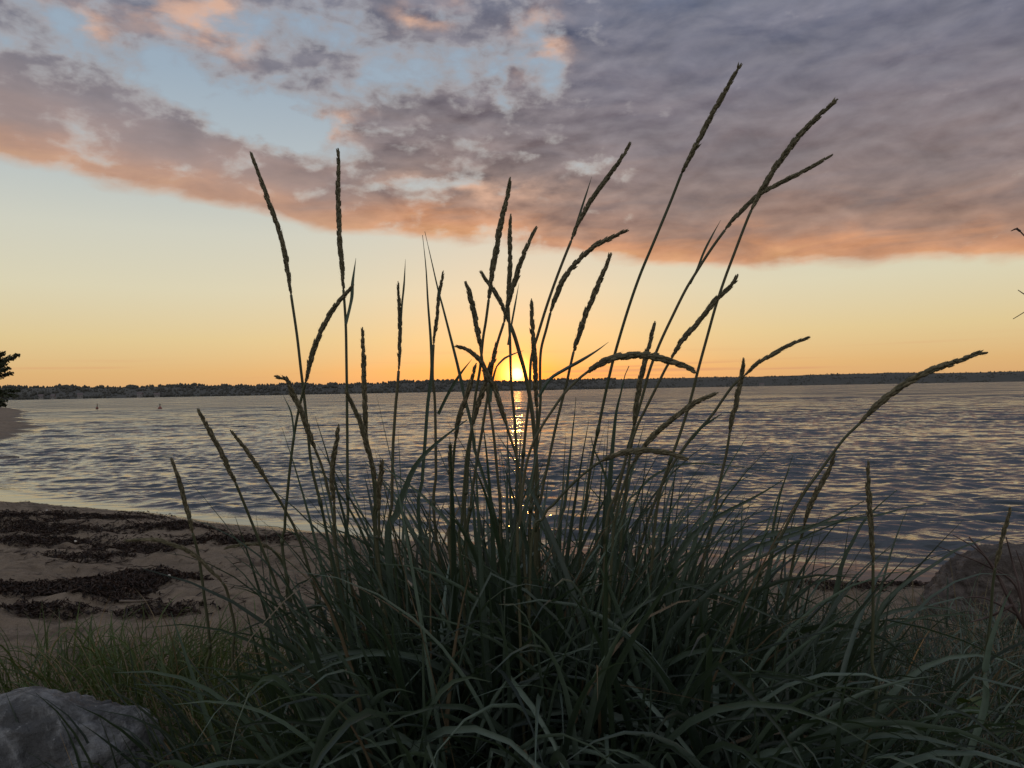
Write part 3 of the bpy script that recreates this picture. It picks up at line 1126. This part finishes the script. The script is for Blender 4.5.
def stalk(label, head, stem, wpx, d, lean=0.0, leaves=(), stem_px=2.7, tone=None):
    rng = np.random.default_rng(abs(hash_s(label)))
    dt, db = d - lean, d + 0.05
    full = head + stem
    P3 = [at(x, y, dt + (db - dt) * (i / (len(full) - 1))) for i, (x, y) in enumerate(full)]
    root = to_ground(full, db)
    t = tag(empty('grass_stalk', root), label, 'grass stalk', GROUP_STALK)
    P3.append(root)
    nh = len(head)
    C = catmull(P3, 140)
    hx = np.argmin(np.linalg.norm(C - np.array(P3[nh - 1]), axis=1))
    H = C[:hx + 1][::-1]
    Hs = catmull(H[::max(1, len(H) // 24)] if len(H) > 26 else H, 40)
    rmax = wpx / F * (dt + db) / 2 / 2 * 0.92
    mb = MB()
    spike(mb, Hs, rmax, rng)
    mb.build('seed_head', M_HEAD, t, root)
    mb = MB()
    Sx = C[hx:][::-1]
    r_top = stem_px / F * d / 2
    tube(mb, Sx, np.linspace(r_top * 1.35, r_top, len(Sx)), 7, rng.random())
    for frac in (0.35, 0.62):
        k = int(frac * (len(Sx) - 1))
        tube(mb, Sx[k:k + 3], np.array([1.2, 1.75, 1.3]) * r_top, 7, 0.1)
    mb.build('stem', M_STEM, t, root)
    for (pts, w) in leaves:
        mb = MB()
        leaf_trace(mb, pts, w, d - 0.01, d + 0.01, rng, rng.uniform(0.2, 0.8))
        mb.build('leaf', M_BLADE, t, root)


def hash_s(s):
    h = 7
    for c in s:
        h = (h * 31 + ord(c)) & 0xffffff
    return h


stalk('leftmost of the tall stalks, straight spike leaning left against the grey cloud',
      [(250, 151.5), (258, 172), (268, 200), (278, 228), (284, 250), (288, 272), (291, 294)], [(297, 335), (301, 370), (304, 395), (308, 433), (312, 468), (323, 514), (335, 580)], 6.6, 1.62, 0.06)
stalk('tall dead-straight vertical spike next to the left-leaning tall one, with a thin upper leaf',
      [(338, 148), (338.5, 170), (338, 195), (339, 220), (340, 245), (342, 268), (343.5, 290)], [(345, 310), (346, 330), (346.5, 360), (347, 395), (347.3, 433), (348, 510), (350, 580)], 7, 1.66, 0.02,
      [([(356, 258), (353, 284), (352, 300), (346.5, 324)], 3.2)])
stalk('curved spike bending right to touch the dead-straight vertical one',
      [(354, 284.5), (343, 297), (333, 309), (325, 323), (318, 338), (313, 352), (309, 367), (306, 381)], [(302, 396), (296, 424), (291, 459), (287.5, 494), (285, 525), (287, 580)], 7.4, 1.56, 0.05,
      [([(283, 395), (291, 414), (294, 440)], 2.0)])
stalk('spike hooked over to the left just at the far shoreline, left of the tall pair',
      [(274, 376), (281, 378), (288, 381.5), (293, 394), (301, 411), (307, 427.5), (312, 441.5), (315, 449)], [(321, 464), (328, 489), (335, 530), (342, 590)], 7.4, 1.50, 0.05)
stalk('short upright spike with blunt tip just above the far shore, beside dead-straight stalk',
      [(362.5, 327), (363, 345), (364, 370), (365, 406), (366, 429), (367.5, 441)], [(372, 470), (375, 500), (377, 560)], 6.8, 1.50, 0.02)
stalk('pale-edged spike leaning left, crossing the blunt short upright spike',
      [(345, 389), (349, 398), (354, 408), (361.4, 426), (366.7, 445), (371, 461), (375.5, 480)], [(377, 505), (379, 560)], 6.6, 1.45, 0.03)
stalk('slim stalk with a leaf held upright alongside its narrow tip, against yellow sky',
      [(398, 281), (399, 300), (400, 325), (399.6, 350), (398.6, 372)], [(397, 392), (395.7, 406), (394, 431), (393, 450), (392, 500), (392, 560)], 5.0, 1.72, 0.0,
      [([(405.5, 259), (404, 285), (402, 305), (400.5, 330)], 3.4)], 3.0)
stalk('narrow spike crossing the two bare rolled blades left of the sun',
      [(443.6, 270.5), (441, 284), (438.5, 299), (436.6, 320), (433.5, 346)], [(432.7, 378), (435, 404), (436, 470), (436.6, 540)], 4.4, 1.78, 0.0,
      [([(472, 359), (460, 374), (448, 393.7), (438, 414)], 2.6)])
stalk('thick blunt spike leaning left, left of the three close tall spikes',
      [(465.8, 281), (469, 292), (471.5, 302), (474.4, 316), (478.8, 337.5), (480.5, 348)], [(484, 372), (488.4, 398), (493.7, 435), (497, 470), (500, 505), (501, 560)], 8.2, 1.48, 0.03)
stalk('tallest of the three close spikes above the sun, leaning right',
      [(510.4, 177), (507, 198), (502.5, 215.7), (498.6, 235), (495.5, 254), (492, 272), (490, 290), (488.4, 302)], [(485.8, 321.6), (483, 339), (480, 369), (476, 392), (473.5, 413), (470, 445), (467, 480), (466, 550)], 7.8, 1.58, 0.04)
stalk('middle vertical spike of the three close spikes above the sun',
      [(511, 213.6), (510, 228), (510, 247), (510, 268), (509, 286), (508.5, 306)], [(510, 339), (511, 378), (513, 402), (515, 425), (517, 470), (518, 540)], 6.6, 1.70, 0.02)
stalk('right-leaning spike of the three close spikes above the sun',
      [(536.8, 226), (530.6, 238.6), (524.5, 252.6), (519, 266.7), (515.7, 279), (511, 293), (507, 308), (504, 322)], [(498, 341), (493.5, 360), (489.5, 385), (486.7, 402), (481.4, 435), (476, 467), (471, 505), (470, 560)], 7.0, 1.64, 0.03,
      [([(519, 283), (515.5, 303), (511.5, 325), (508, 345)], 1.6)])
stalk('spike leaning steeply left, its tip crossing behind the tallest of the three close spikes',
      [(480, 270.5), (486, 280), (494, 291), (501, 303), (507, 317), (510, 324)], [(515, 337.5), (520, 355), (524.5, 371), (530, 398), (534, 430), (537, 480), (538, 550)], 6.2, 1.74, 0.0, (), 4.0)
stalk('thick spike slanting down left from just left of the sun',
      [(497, 341), (493.7, 357), (488.4, 374), (483, 390), (478.5, 404), (473, 424)], [(467, 453), (464.7, 479), (462, 520), (461, 570)], 7.6, 1.42, 0.02)
stalk('spike arched over leftward into a hook, left of the sun',
      [(454.5, 346.5), (462, 348), (469, 351.5), (476, 356.5), (482, 364), (487, 374), (493.7, 386), (498, 399), (503, 414), (507, 427)], [(511, 440), (516, 455), (520, 480), (524, 560)], 7.4, 1.40, 0.03,
      [([(523.6, 350.5), (513, 354), (502.5, 359.4), (495.5, 369), (491.5, 384), (490, 402)], 2.6)])
stalk('short spike crossing the shoreline under the hooked one, slanting right',
      [(476.5, 363), (471, 381), (465.6, 399), (461, 412), (457.7, 423), (455.5, 440)], [(454, 453), (452.5, 480), (451.5, 520), (452, 570)], 6.6, 1.46, 0.02)
stalk('small upright spike below the far shoreline, left of the sun glitter',
      [(450.6, 443), (450.2, 455), (450.4, 470), (450.8, 492)], [(451, 520), (452, 575)], 5.6, 1.38, 0.02)
stalk('upright spike standing just right of the sun',
      [(531.5, 298.5), (532, 316), (533, 336), (534.5, 357), (535.5, 378), (536, 395), (537, 410)], [(537, 428), (536, 470), (536, 505), (537, 560)], 6.8, 1.52, 0.02)
stalk('tall slender spike leaning right over the sun, thin leaf close to its left',
      [(631, 142), (622.6, 156), (613.8, 169), (605, 181), (592.7, 198), (582, 216), (575, 231), (571.5, 240)], [(564.6, 257), (555.8, 280), (546.4, 307), (537.6, 335.7), (531, 360), (529.5, 395), (526, 426), (522.7, 461), (519, 500), (517, 560)], 6.4, 1.80, 0.06,
      [([(592, 176), (586.5, 194), (580, 214), (573, 236)], 1.8)])
stalk('spike curving right with rounded tip, between slender tall and short pointed spikes',
      [(629, 230.5), (619, 233.6), (606.8, 240), (594.5, 246.5), (584, 255), (575, 264), (568, 273), (561, 284), (556, 297), (551, 311)], [(546.4, 328.7), (541, 350), (540, 375), (540.5, 400), (538, 430), (534, 470), (530, 520), (529, 570)], 7.4, 1.60, 0.05)
stalk('pointed spike leaning right with a broad leaf rising from behind its foot',
      [(611, 252.5), (606, 266), (600.6, 279), (595, 292.5), (590, 304), (585.7, 314), (581, 328), (577, 341), (573.4, 352.7)], [(569, 372), (566, 386), (561, 405), (555, 430), (548, 464), (541.8, 494), (535, 560)], 7.8, 1.50, 0.04,
      [([(608.6, 342), (596, 351), (580, 360.6), (563, 370), (549, 379.5), (538, 397)], 4.6)])
stalk('tallest stalk of all, long spike leaning right against the grey clouds',
      [(741.5, 63), (735, 74), (725, 91.6), (716, 107.5), (707.6, 123), (698.8, 140), (691, 155), (684, 169), (680.6, 176)], [(670, 203), (654, 241.5), (640, 275), (627.5, 311), (615.6, 351), (609.4, 375.6), (603, 405), (597, 435), (592.7, 455), (586, 500), (580, 560)], 7.2, 1.58, 0.12)
stalk('upper of two crossing spikes at right, thick and curved over to the right',
      [(838, 99), (825, 110), (813, 121.5), (800.7, 134), (788.4, 149.6), (778, 164), (767.3, 180), (757.7, 197.6), (750, 213)], [(742.7, 231), (734, 254), (725, 278), (716, 305), (707.6, 335), (697.5, 372), (691, 398), (680.6, 432), (666.6, 471), (659, 497), (652, 560)], 8.2, 1.48, 0.12)
stalk('lower of two crossing spikes at right, slimmer and more level',
      [(833, 154), (820, 162), (806, 170), (792, 177), (778, 184), (766, 190.5), (755, 198), (744.5, 208), (734, 218.7), (725, 230)], [(716.4, 241.5), (705.8, 257), (697, 271), (686, 289), (674, 313), (659.5, 344), (649, 372), (642, 398), (633, 430), (616, 500), (606, 560)], 6.2, 1.66, 0.10,
      [([(720.8, 220), (712.8, 234.5), (704, 252), (697, 270), (690, 284)], 1.8)])
stalk('mid-height spike leaning right whose tip touches the thick curved stalk',
      [(738, 274), (731, 285.5), (721.6, 294.5), (712.8, 303.5), (703.5, 316), (693, 328), (680.6, 342.5), (671.8, 358)], [(664.8, 370), (656, 388), (645.5, 409), (635, 432), (617, 490), (604, 560)], 7.8, 1.46, 0.06)
stalk('big pale-topped spike arched over level, nearest at mid height, drooping right',
      [(697, 373.5), (687.7, 367.7), (675, 363), (663, 359.5), (652.5, 356.5), (642, 355), (631.4, 355.4), (619, 357), (606.8, 360.6), (596, 366), (587.5, 372)], [(578.7, 379), (564.6, 393), (552, 411), (541.8, 426.6), (532, 446), (525, 472), (520, 520), (518, 570)], 10.6, 1.28, 0.04)
stalk('upright blunt spike rising from behind the big arched pale one',
      [(655, 321), (651.6, 335), (648, 349), (643.7, 367), (640, 381), (637.6, 398), (635, 414), (634, 424)], [(633, 436), (630, 455), (625, 500), (620, 560)], 7.2, 1.56, 0.02)
stalk('spike below the shoreline curving up right under the big arched one',
      [(718.4, 392.5), (708.7, 396.7), (698, 401.5), (689, 407), (678.9, 414.5), (666.6, 424), (656, 433), (647, 443), (640, 453), (633, 463)], [(626, 478), (616, 515), (611, 570)], 7.8, 1.38, 0.04)
stalk('level spike with drooping tip lying lower over the water, below all other arched ones',
      [(688.5, 459.5), (677, 456), (666.6, 452.8), (656, 451), (643.7, 450.6), (631.4, 451.6), (619, 454), (608.6, 457.8), (601.5, 461)], [(592.7, 466.6), (578.7, 478), (566.4, 490), (554, 504), (543.5, 517), (530, 570)], 8.0, 1.34, 0.04)
stalk('slim spike bending right just above the far shore, right of centre',
      [(810.5, 337), (799, 341), (785, 347.5), (772.6, 354.5), (760, 361.5), (749.8, 370), (744.5, 375.6)], [(734, 384.4), (723.4, 398.4), (712.8, 414), (700.5, 428), (688, 442), (665, 478), (645, 530), (636, 580)], 5.6, 1.68, 0.04,
      [([(723, 413), (713, 420), (702, 428), (692, 440)], 2.4)])
stalk('upright spike crossing the foot of the slim bent one over the water',
      [(743.3, 357.5), (742.7, 368.5), (741, 379), (738, 393), (735.7, 405.5), (732, 418), (729.5, 434)], [(726, 455), (720, 481.5), (714.6, 513), (708.5, 541), (700, 590)], 6.4, 1.60, 0.02)
stalk('far right stalk with a long thick spike bowed rightward across the shoreline',
      [(988, 352.5), (977, 353.7), (963, 359), (949, 364), (935, 369), (922.6, 374), (910, 381), (898, 389), (885.7, 398), (875, 407), (866.4, 416), (858, 425)], [(846.4, 436), (834, 451.6), (820, 471), (806, 490), (793.7, 511), (783, 532.5), (769, 560), (752, 612)], 9.0, 1.44, 0.08)
stalk('short blunt spike tucked beneath the long bowed stalk at right',
      [(835, 453), (830.6, 466), (823.6, 480), (814.8, 496), (807.8, 511.4), (804, 526)], [(801, 538), (795, 552), (786, 600)], 6.6, 1.50, 0.03)
stalk('straight upright green spike on the right, in front of low grass',
      [(868, 460.5), (868, 476), (868.7, 494), (870, 512), (871.5, 530), (872.5, 548), (873, 562)], [(873, 590), (873, 620), (872, 660), (872, 720)], 6.8, 1.20, 0.0, (), 3.0)
stalk('slender green spike by the large brown boulder',
      [(1010.7, 506.5), (1007, 521), (1002.6, 537), (999, 553), (995.5, 567)], [(992.7, 587), (991, 614), (987, 646), (983, 675), (977, 740)], 4.8, 1.42, 0.0, (), 2.6)
stalk('lone straight spike standing furthest out over the sand at left',
      [(171, 457.7), (176.4, 472.6), (180.8, 486.7), (185, 502.5), (189.5, 519), (193, 534)], [(197.6, 551), (201, 571), (204.8, 600), (208.4, 627), (210, 650), (212, 690)], 6.2, 1.70, 0.02)
stalk('left-leaning spike over the water, the longer of two parallel ones',
      [(197, 408.5), (204.5, 421.6), (211.5, 434.5), (218.6, 448), (225.6, 462), (230.9, 474), (236, 484)], [(243, 500.7), (250, 518), (262, 548), (285, 610)], 6.6, 1.62, 0.04)
stalk('left-leaning spike over the water, the shorter of two parallel ones',
      [(230, 429.6), (238, 439.5), (246.7, 451), (255.5, 463), (264, 476), (269.5, 485)], [(276.6, 495.5), (285, 510), (298, 536), (315, 590)], 5.2, 1.66, 0.04)
stalk('plump upright spike low over the water, right foot of the left tall pair',
      [(338.6, 424), (336.8, 440), (334, 454), (332.4, 468), (332.4, 485.5), (334, 503)], [(335, 520), (338, 570)], 7.2, 1.44, 0.02)
stalk('stubby upright spike barely above the leaf mass, below the blunt short upright one',
      [(382.5, 459), (380.7, 475), (379, 492.5), (379, 512)], [(379, 535), (380, 575)], 6.4, 1.42, 0.02)
stalk('straw-coloured spike drooping left over the sand',
      [(124, 541), (138, 540), (153, 540), (168, 543), (186, 550), (198.5, 558.5), (211, 571), (222, 582)], [(227, 591), (231, 609), (234.5, 627), (240, 690)], 5.2, 1.64, 0.04)
stalk('small pale spike drooping left behind the outer leaves, above the sand',
      [(224, 549), (236, 546), (250, 544), (262, 545), (272, 550)], [(281, 560), (288, 580), (294, 620)], 4.8, 1.72, 0.03)


# bare rolled blades that stand clear of the mass
def blade_thing(label, pts, wpx, d, lean=0.0, tone=0.4):
    rng = np.random.default_rng(hash_s(label))
    root = to_ground(pts, d + 0.03)
    P3 = [at(x, y, d - lean + (lean + 0.03) * (i / (len(pts) - 1))) for i, (x, y) in enumerate(pts)] + [root]
    C = catmull(P3, 50)
    s = np.linspace(0, 1, 50)
    w = wpx / F * d * np.clip(s * 4, 0.08, 1) ** 0.7
    side = np.cross(np.gradient(C, axis=0), C - np.array(CAM)) + rng.normal(0, .01, 3)
    mb = MB()
    ribbon(mb, C, w * 1.2, side, 0.6, tone)
    o = mb.build('grass_blade', M_BLADE, None, root)  # a single leaf blade of the clump
    o.location = root
    tag(o, label, 'grass blade', 'single blades rising clear of the clump')


blade_thing('left of two bare rolled blades meeting at their tips, nearly vertical', [(422.5, 235), (426, 268), (428, 303), (431, 343), (431.6, 374), (428, 402), (425, 444), (422.5, 479), (421, 540)], 2.8, 1.75)
blade_thing('right of two bare rolled blades meeting at their tips, slanting down right', [(424.8, 231.5), (432, 263), (438, 289.5), (442.5, 306), (451.5, 341), (458.5, 369), (464, 395), (471.7, 426), (474.4, 449), (481.4, 470), (493.7, 512), (505, 570)], 2.6, 1.70)
blade_thing('stiff blade just below the big arched spike, over the water', [(629, 366), (624.4, 377), (620.9, 393), (616.5, 411), (613.8, 434), (610, 480), (606, 560)], 4.2, 1.66)
blade_thing('stiff pointed blade over the water left of the bowed stalk', [(792.5, 455), (787.6, 471), (782, 487), (778, 501), (774.4, 518), (772, 532), (765, 590)], 3.8, 1.62)
blade_thing('broad dark blade curving up right from the clump toward the hooked spike', [(467, 420), (450, 432.7), (435, 445), (421, 459), (412, 473), (405, 491), (398, 512), (390, 570)], 6.2, 1.46)
blade_thing('short stiff blade over the water right of the sun glitter', [(576, 397), (575, 412), (573, 430), (570, 460), (566, 500), (560, 560)], 3.0, 1.70)
blade_thing('stubby broken blade just above the low drooping spike', [(591, 437), (593, 446), (596, 454), (601.5, 466), (606.8, 482), (611, 510), (614, 570)], 4.2, 1.52)
blade_thing('long fine blade reaching level to the right, over the water', [(774, 473.6), (745, 468), (715, 464.5), (690, 464), (665, 470), (640, 490), (622, 540)], 2.2, 1.72)
blade_thing('long arching blade whose tip bends toward the brown boulder', [(998, 534), (986, 538), (973, 543.5), (955, 551), (933, 566), (912, 579), (895, 593), (880, 612), (868, 660)], 3.6, 1.42)
blade_thing('pale broad blade standing under the slender spike beside the boulder', [(1011, 591), (1006, 600), (1001.7, 611), (992.7, 636), (985.6, 668), (978, 730)], 5.4, 1.30, 0, 0.9)
blade_thing('blade slanting right to a point above the straight green spike', [(897, 490), (884, 501), (873, 511), (862, 524), (852, 543), (843, 562), (832, 610)], 3.4, 1.56)
blade_thing('long fine blade running level right behind the straight green spike', [(926, 504), (905, 508), (880, 515), (850, 520), (815, 526), (780, 533), (745, 545), (715, 570), (700, 620)], 4.0, 1.52)
blade_thing('long blade rising right, ending at the straight green spike', [(864, 501), (845, 511), (825, 521), (803, 531), (775, 541), (752, 549), (728, 565), (705, 610)], 4.4, 1.46)
blade_thing('broad blade slanting up right to a point over the water beside the thin upright spike', [(783, 480), (765, 491), (745, 502), (725, 512), (705, 525), (685, 545), (668, 600)], 5.2, 1.44)


# ------------------------------------------------------------------ mass of leaves
def grow(mb, n, centre, spread, hmin, hmax, wmin, wmax, tilt, droop, rng, seg=14, tonef=None, bias=(0, 0), fold=0.35, xr=(-9, 9), kink=0.12, dry=0.06, ts=(0.0, 0.88)):
    for i in range(n):
        bx = centre[0] + rng.normal(0, spread[0])
        by = centre[1] + rng.normal(0, spread[1])
        if by < 0.75:
            by = 0.75 + abs(rng.normal(0, 0.1))
        L = rng.uniform(hmin, hmax)
        w = rng.uniform(wmin, wmax)
        ox, oy = (bx - centre[0]) / (spread[0] + 1e-6), (by - centre[1]) / (spread[1] + 1e-6)
        az = math.atan2(oy + bias[1] + rng.normal(0, 0.9), ox + bias[0] + rng.normal(0, 0.9))
        th0 = abs(rng.normal(0, tilt)) + 0.03
        dr = max(0.0, rng.normal(droop, droop * 0.5))
        pw = rng.uniform(1.4, 3.0)
        s = np.linspace(0, 1, seg)
        th = th0 + dr * s ** pw
        if rng.random() < kink:
            k0 = rng.uniform(0.45, 0.85)
            th = th + (s > k0) * rng.uniform(0.8, 1.9)
        th = np.minimum(th, 2.9)
        azs = az + rng.normal(0, 0.35) * s
        ds = L / (seg - 1)
        dx = np.sin(th) * np.cos(azs) * ds
        dy = np.sin(th) * np.sin(azs) * ds
        dz = np.cos(th) * ds
        g = float(GZI(bx, by))
        P = np.stack([bx + np.cumsum(dx) - dx[0], by + np.cumsum(dy) - dy[0], g - 0.01 + np.cumsum(dz) - dz[0]], -1)
        P[:, 2] = np.maximum(P[:, 2], g + 0.005 + 0.01 * s)
        if P[:, 1].min() < 0.62 or P[:, 0].min() < xr[0] or P[:, 0].max() > xr[1]:
            continue
        tw = rng.normal(0, 0.9) + rng.normal(0, 1.1) * s
        base = np.stack([-np.sin(azs), np.cos(azs), np.zeros(seg)], -1)
        upv = np.stack([-np.cos(th) * np.cos(azs), -np.cos(th) * np.sin(azs), np.sin(th)], -1)
        side = base * np.cos(tw)[:, None] + upv * np.sin(tw)[:, None]
        wd = w * np.minimum(1, 0.55 + s * 2.2) * np.clip((1 - s) * 2.4, 0.03, 1) ** 0.8
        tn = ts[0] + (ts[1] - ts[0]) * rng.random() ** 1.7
        if rng.random() < dry:
            tn = 1.0
            wd = wd * 0.6
        ribbon(mb, P, wd, side, fold, tn)


rng = np.random.default_rng(42)
mb = MB()
# the tall clump: tussocks side by side
for (cx, cy, n, sx, sy, h0, h1) in [(-0.37, 1.64, 180, 0.08, 0.12, 0.4, 0.74), (-0.20, 1.55, 260, 0.10, 0.14, 0.5, 0.95), (0.02, 1.62, 300, 0.11, 0.15, 0.5, 1.0),
                                    (0.22, 1.60, 280, 0.10, 0.15, 0.5, 0.98), (0.42, 1.66, 220, 0.11, 0.15, 0.4, 0.88), (-0.05, 1.85, 240, 0.28, 0.12, 0.5, 0.95),
                                    (0.60, 1.70, 80, 0.12, 0.15, 0.3, 0.55)]:
    grow(mb, int(n * 0.62), (cx, cy), (sx, sy), h0, h1, 0.007, 0.0165, 0.20, 1.1, rng, xr=(-0.66, 1.15))
# front leaves that arch over toward the camera
for (cx, n) in ((-0.28, 70), (-0.1, 150), (0.15, 140), (0.4, 110), (0.6, 45)):
    grow(mb, n, (cx, 1.34), (0.10, 0.07), 0.45, 0.85, 0.0075, 0.0145, 0.25, 2.0, rng, bias=(0, -0.8), kink=0.2, xr=(-0.52, 0.85))
# upright leaves standing among the stalks, and a thatch of short ones deep inside
grow(mb, 150, (0.02, 1.65), (0.15, 0.12), 0.62, 0.98, 0.006, 0.012, 0.12, 0.6, rng, kink=0.06)
grow(mb, 620, (0.06, 1.72), (0.27, 0.12), 0.42, 0.80, 0.005, 0.013, 0.20, 0.8, rng, xr=(-0.66, 1.15), ts=(0.0, 0.5))  # core leaves given dark tones to stand in for inner shade
grow(mb, 2600, (0.10, 1.64), (0.36, 0.20), 0.15, 0.48, 0.004, 0.010, 0.35, 0.9, rng, seg=8, ts=(0.0, 0.12), dry=0.01)  # near-black leaf tones paint the shade of the gaps
o = mb.build('dune_grass', M_BLADE)
tag(o, 'dense mass of arching blue-green dune grass leaves', 'dune grass', kind='stuff')

mb = MB()
# lower, finer, partly flattened grass at right
for (cx, cy, n, sx, sy) in [(0.85, 1.75, 420, 0.20, 0.25), (1.15, 2.0, 480, 0.25, 0.30), (1.40, 2.1, 360, 0.3, 0.2), (0.75, 1.3, 420, 0.22, 0.16), (1.0, 2.6, 380, 0.35, 0.25), (0.55, 2.4, 260, 0.3, 0.25), (1.9, 2.35, 110, 0.3, 0.15)]:
    grow(mb, n, (cx, cy), (sx, sy), 0.22, 0.46, 0.0028, 0.0068, 0.6, 1.5, rng, seg=11, bias=(0.5, 0), dry=0.12)
for (cx, cy, n) in ((1.45, 2.55, 420), (1.9, 2.8, 460), (1.15, 2.75, 300), (2.1, 3.1, 260)):
    grow(mb, n, (cx, cy), (0.22, 0.2), 0.10, 0.26, 0.0024, 0.0055, 0.6, 1.2, rng, seg=8, dry=0.12)
o = mb.build('low_dune_grass', M_BLADE)
tag(o, 'lower tangled fine grass spreading right of the tall clump', 'grass', kind='stuff')

mb = MB()
for (cx, cy, n, sx, sy) in [(-1.05, 2.35, 700, 0.28, 0.22), (-0.75, 2.1, 520, 0.2, 0.2), (-1.35, 2.55, 320, 0.2, 0.18), (-0.62, 1.75, 320, 0.12, 0.2), (-1.6, 2.5, 160, 0.2, 0.15)]:
    grow(mb, n, (cx, cy), (sx, sy), 0.12, 0.33, 0.003, 0.0062, 0.45, 1.2, rng, seg=9, dry=0.08, kink=0.05)
o = mb.build('green_grass', M_GREEN)
tag(o, 'short yellow-green grass growing on the sand behind the granite boulder', 'grass', kind='stuff')

mb = MB()
for (cx, cy, n, sx, sy) in [(1.1, 2.3, 260, 0.5, 0.4), (0.0, 1.7, 260, 0.5, 0.3), (1.5, 2.7, 160, 0.4, 0.25), (-0.9, 2.2, 90, 0.3, 0.2)]:
    grow(mb, n, (cx, cy), (sx, sy), 0.15, 0.45, 0.0018, 0.0045, 1.0, 0.6, rng, seg=8, kink=0.2)
o = mb.build('dead_straw', M_STRAW)
tag(o, 'dead straw lying among the grass roots', 'straw', kind='stuff')


# ------------------------------------------------------------------ bare branches at right
def branch(label, name, pieces, d, r0, mat=M_TWIG, cat='branch'):
    root = at(*pieces[0][0], d)
    t = tag(empty(name, root), label, cat)
    first = True
    for pts in pieces:
        n = len(pts)
        P = catmull([at(x, y, d + random.uniform(-.03, .03)) for x, y in pts], 20)
        mb = MB()
        k = 1.0 if first else 0.6
        tube(mb, P, np.linspace(r0 * k, r0 * 0.3 * k, 20), 6)
        mb.build('stem' if first else 'twig', mat, t, root)
        first = False


branch('dead dark branch leaning left across the large brown boulder', 'dead_branch',
       [[(1034, 640), (1016, 612), (1000, 580), (985, 556), (969, 537)], [(1020, 618), (1005, 592), (993, 566), (975, 548), (953, 535)], [(1028, 630), (1015, 585), (985, 565), (955, 553), (937, 546)],
        [(1018, 615), (990, 600), (975, 597), (962, 598)], [(1024, 625), (1020, 590), (1012, 560), (1006, 537)], [(1012, 605), (1000, 612), (985, 618), (970, 622)], [(1030, 634), (1024, 600), (1024, 575), (1016, 550)]], 2.3, 0.008)
branch('bare shrub whose thin twig tips poke in high at the right border', 'bare_shrub',
       [[(1085, 800), (1075, 560), (1062, 420), (1050, 300), (1036, 250), (1024, 236), (1017, 228)], [(1052, 310), (1040, 300), (1026, 295), (1018, 290)], [(1058, 380), (1045, 335), (1030, 312), (1013, 319)], [(1020, 231), (1016, 229), (1011, 231)],
        [(1070, 500), (1085, 400), (1100, 330)]], 2.0, 0.0055)

# leafy weed in the corner
root = at(1006, 740, 1.45)
g = gz(root.x, root.y)
t = tag(empty('leafy_weed', (root.x, root.y, g)), 'small broad-leaved green weed among the grass by the lower right corner', 'weed')
ms = MB()
rw = np.random.default_rng(77)
for i in range(16):
    a = rw.random() * 6.283
    h = rw.uniform(0.12, 0.38)
    sp_ = rw.uniform(0.02, 0.10)
    P = catmull([(0, 0, 0), (sp_ * .4 * math.cos(a), sp_ * .4 * math.sin(a), h * .6), (sp_ * math.cos(a), sp_ * math.sin(a), h)], 8)
    tube(ms, P, np.linspace(.002, .001, 8), 5)
    ml = MB()
    L, k = rw.uniform(.05, .085), 9
    s = np.linspace(0, 1, k)
    Q = P[-1] + np.stack([s * L * math.cos(a), s * L * math.sin(a), s * L * .5 - s * s * L * .8], -1)
    ribbon(ml, Q, L * .55 * np.sin(np.pi * np.clip(s * .93 + .05, 0, 1)) ** .7, np.tile((-math.sin(a), math.cos(a), 0.0), (k, 1)), .25, rw.random())
    ml.build('leaf', M_WEED, t)
ms.build('stem', M_STEM, t)
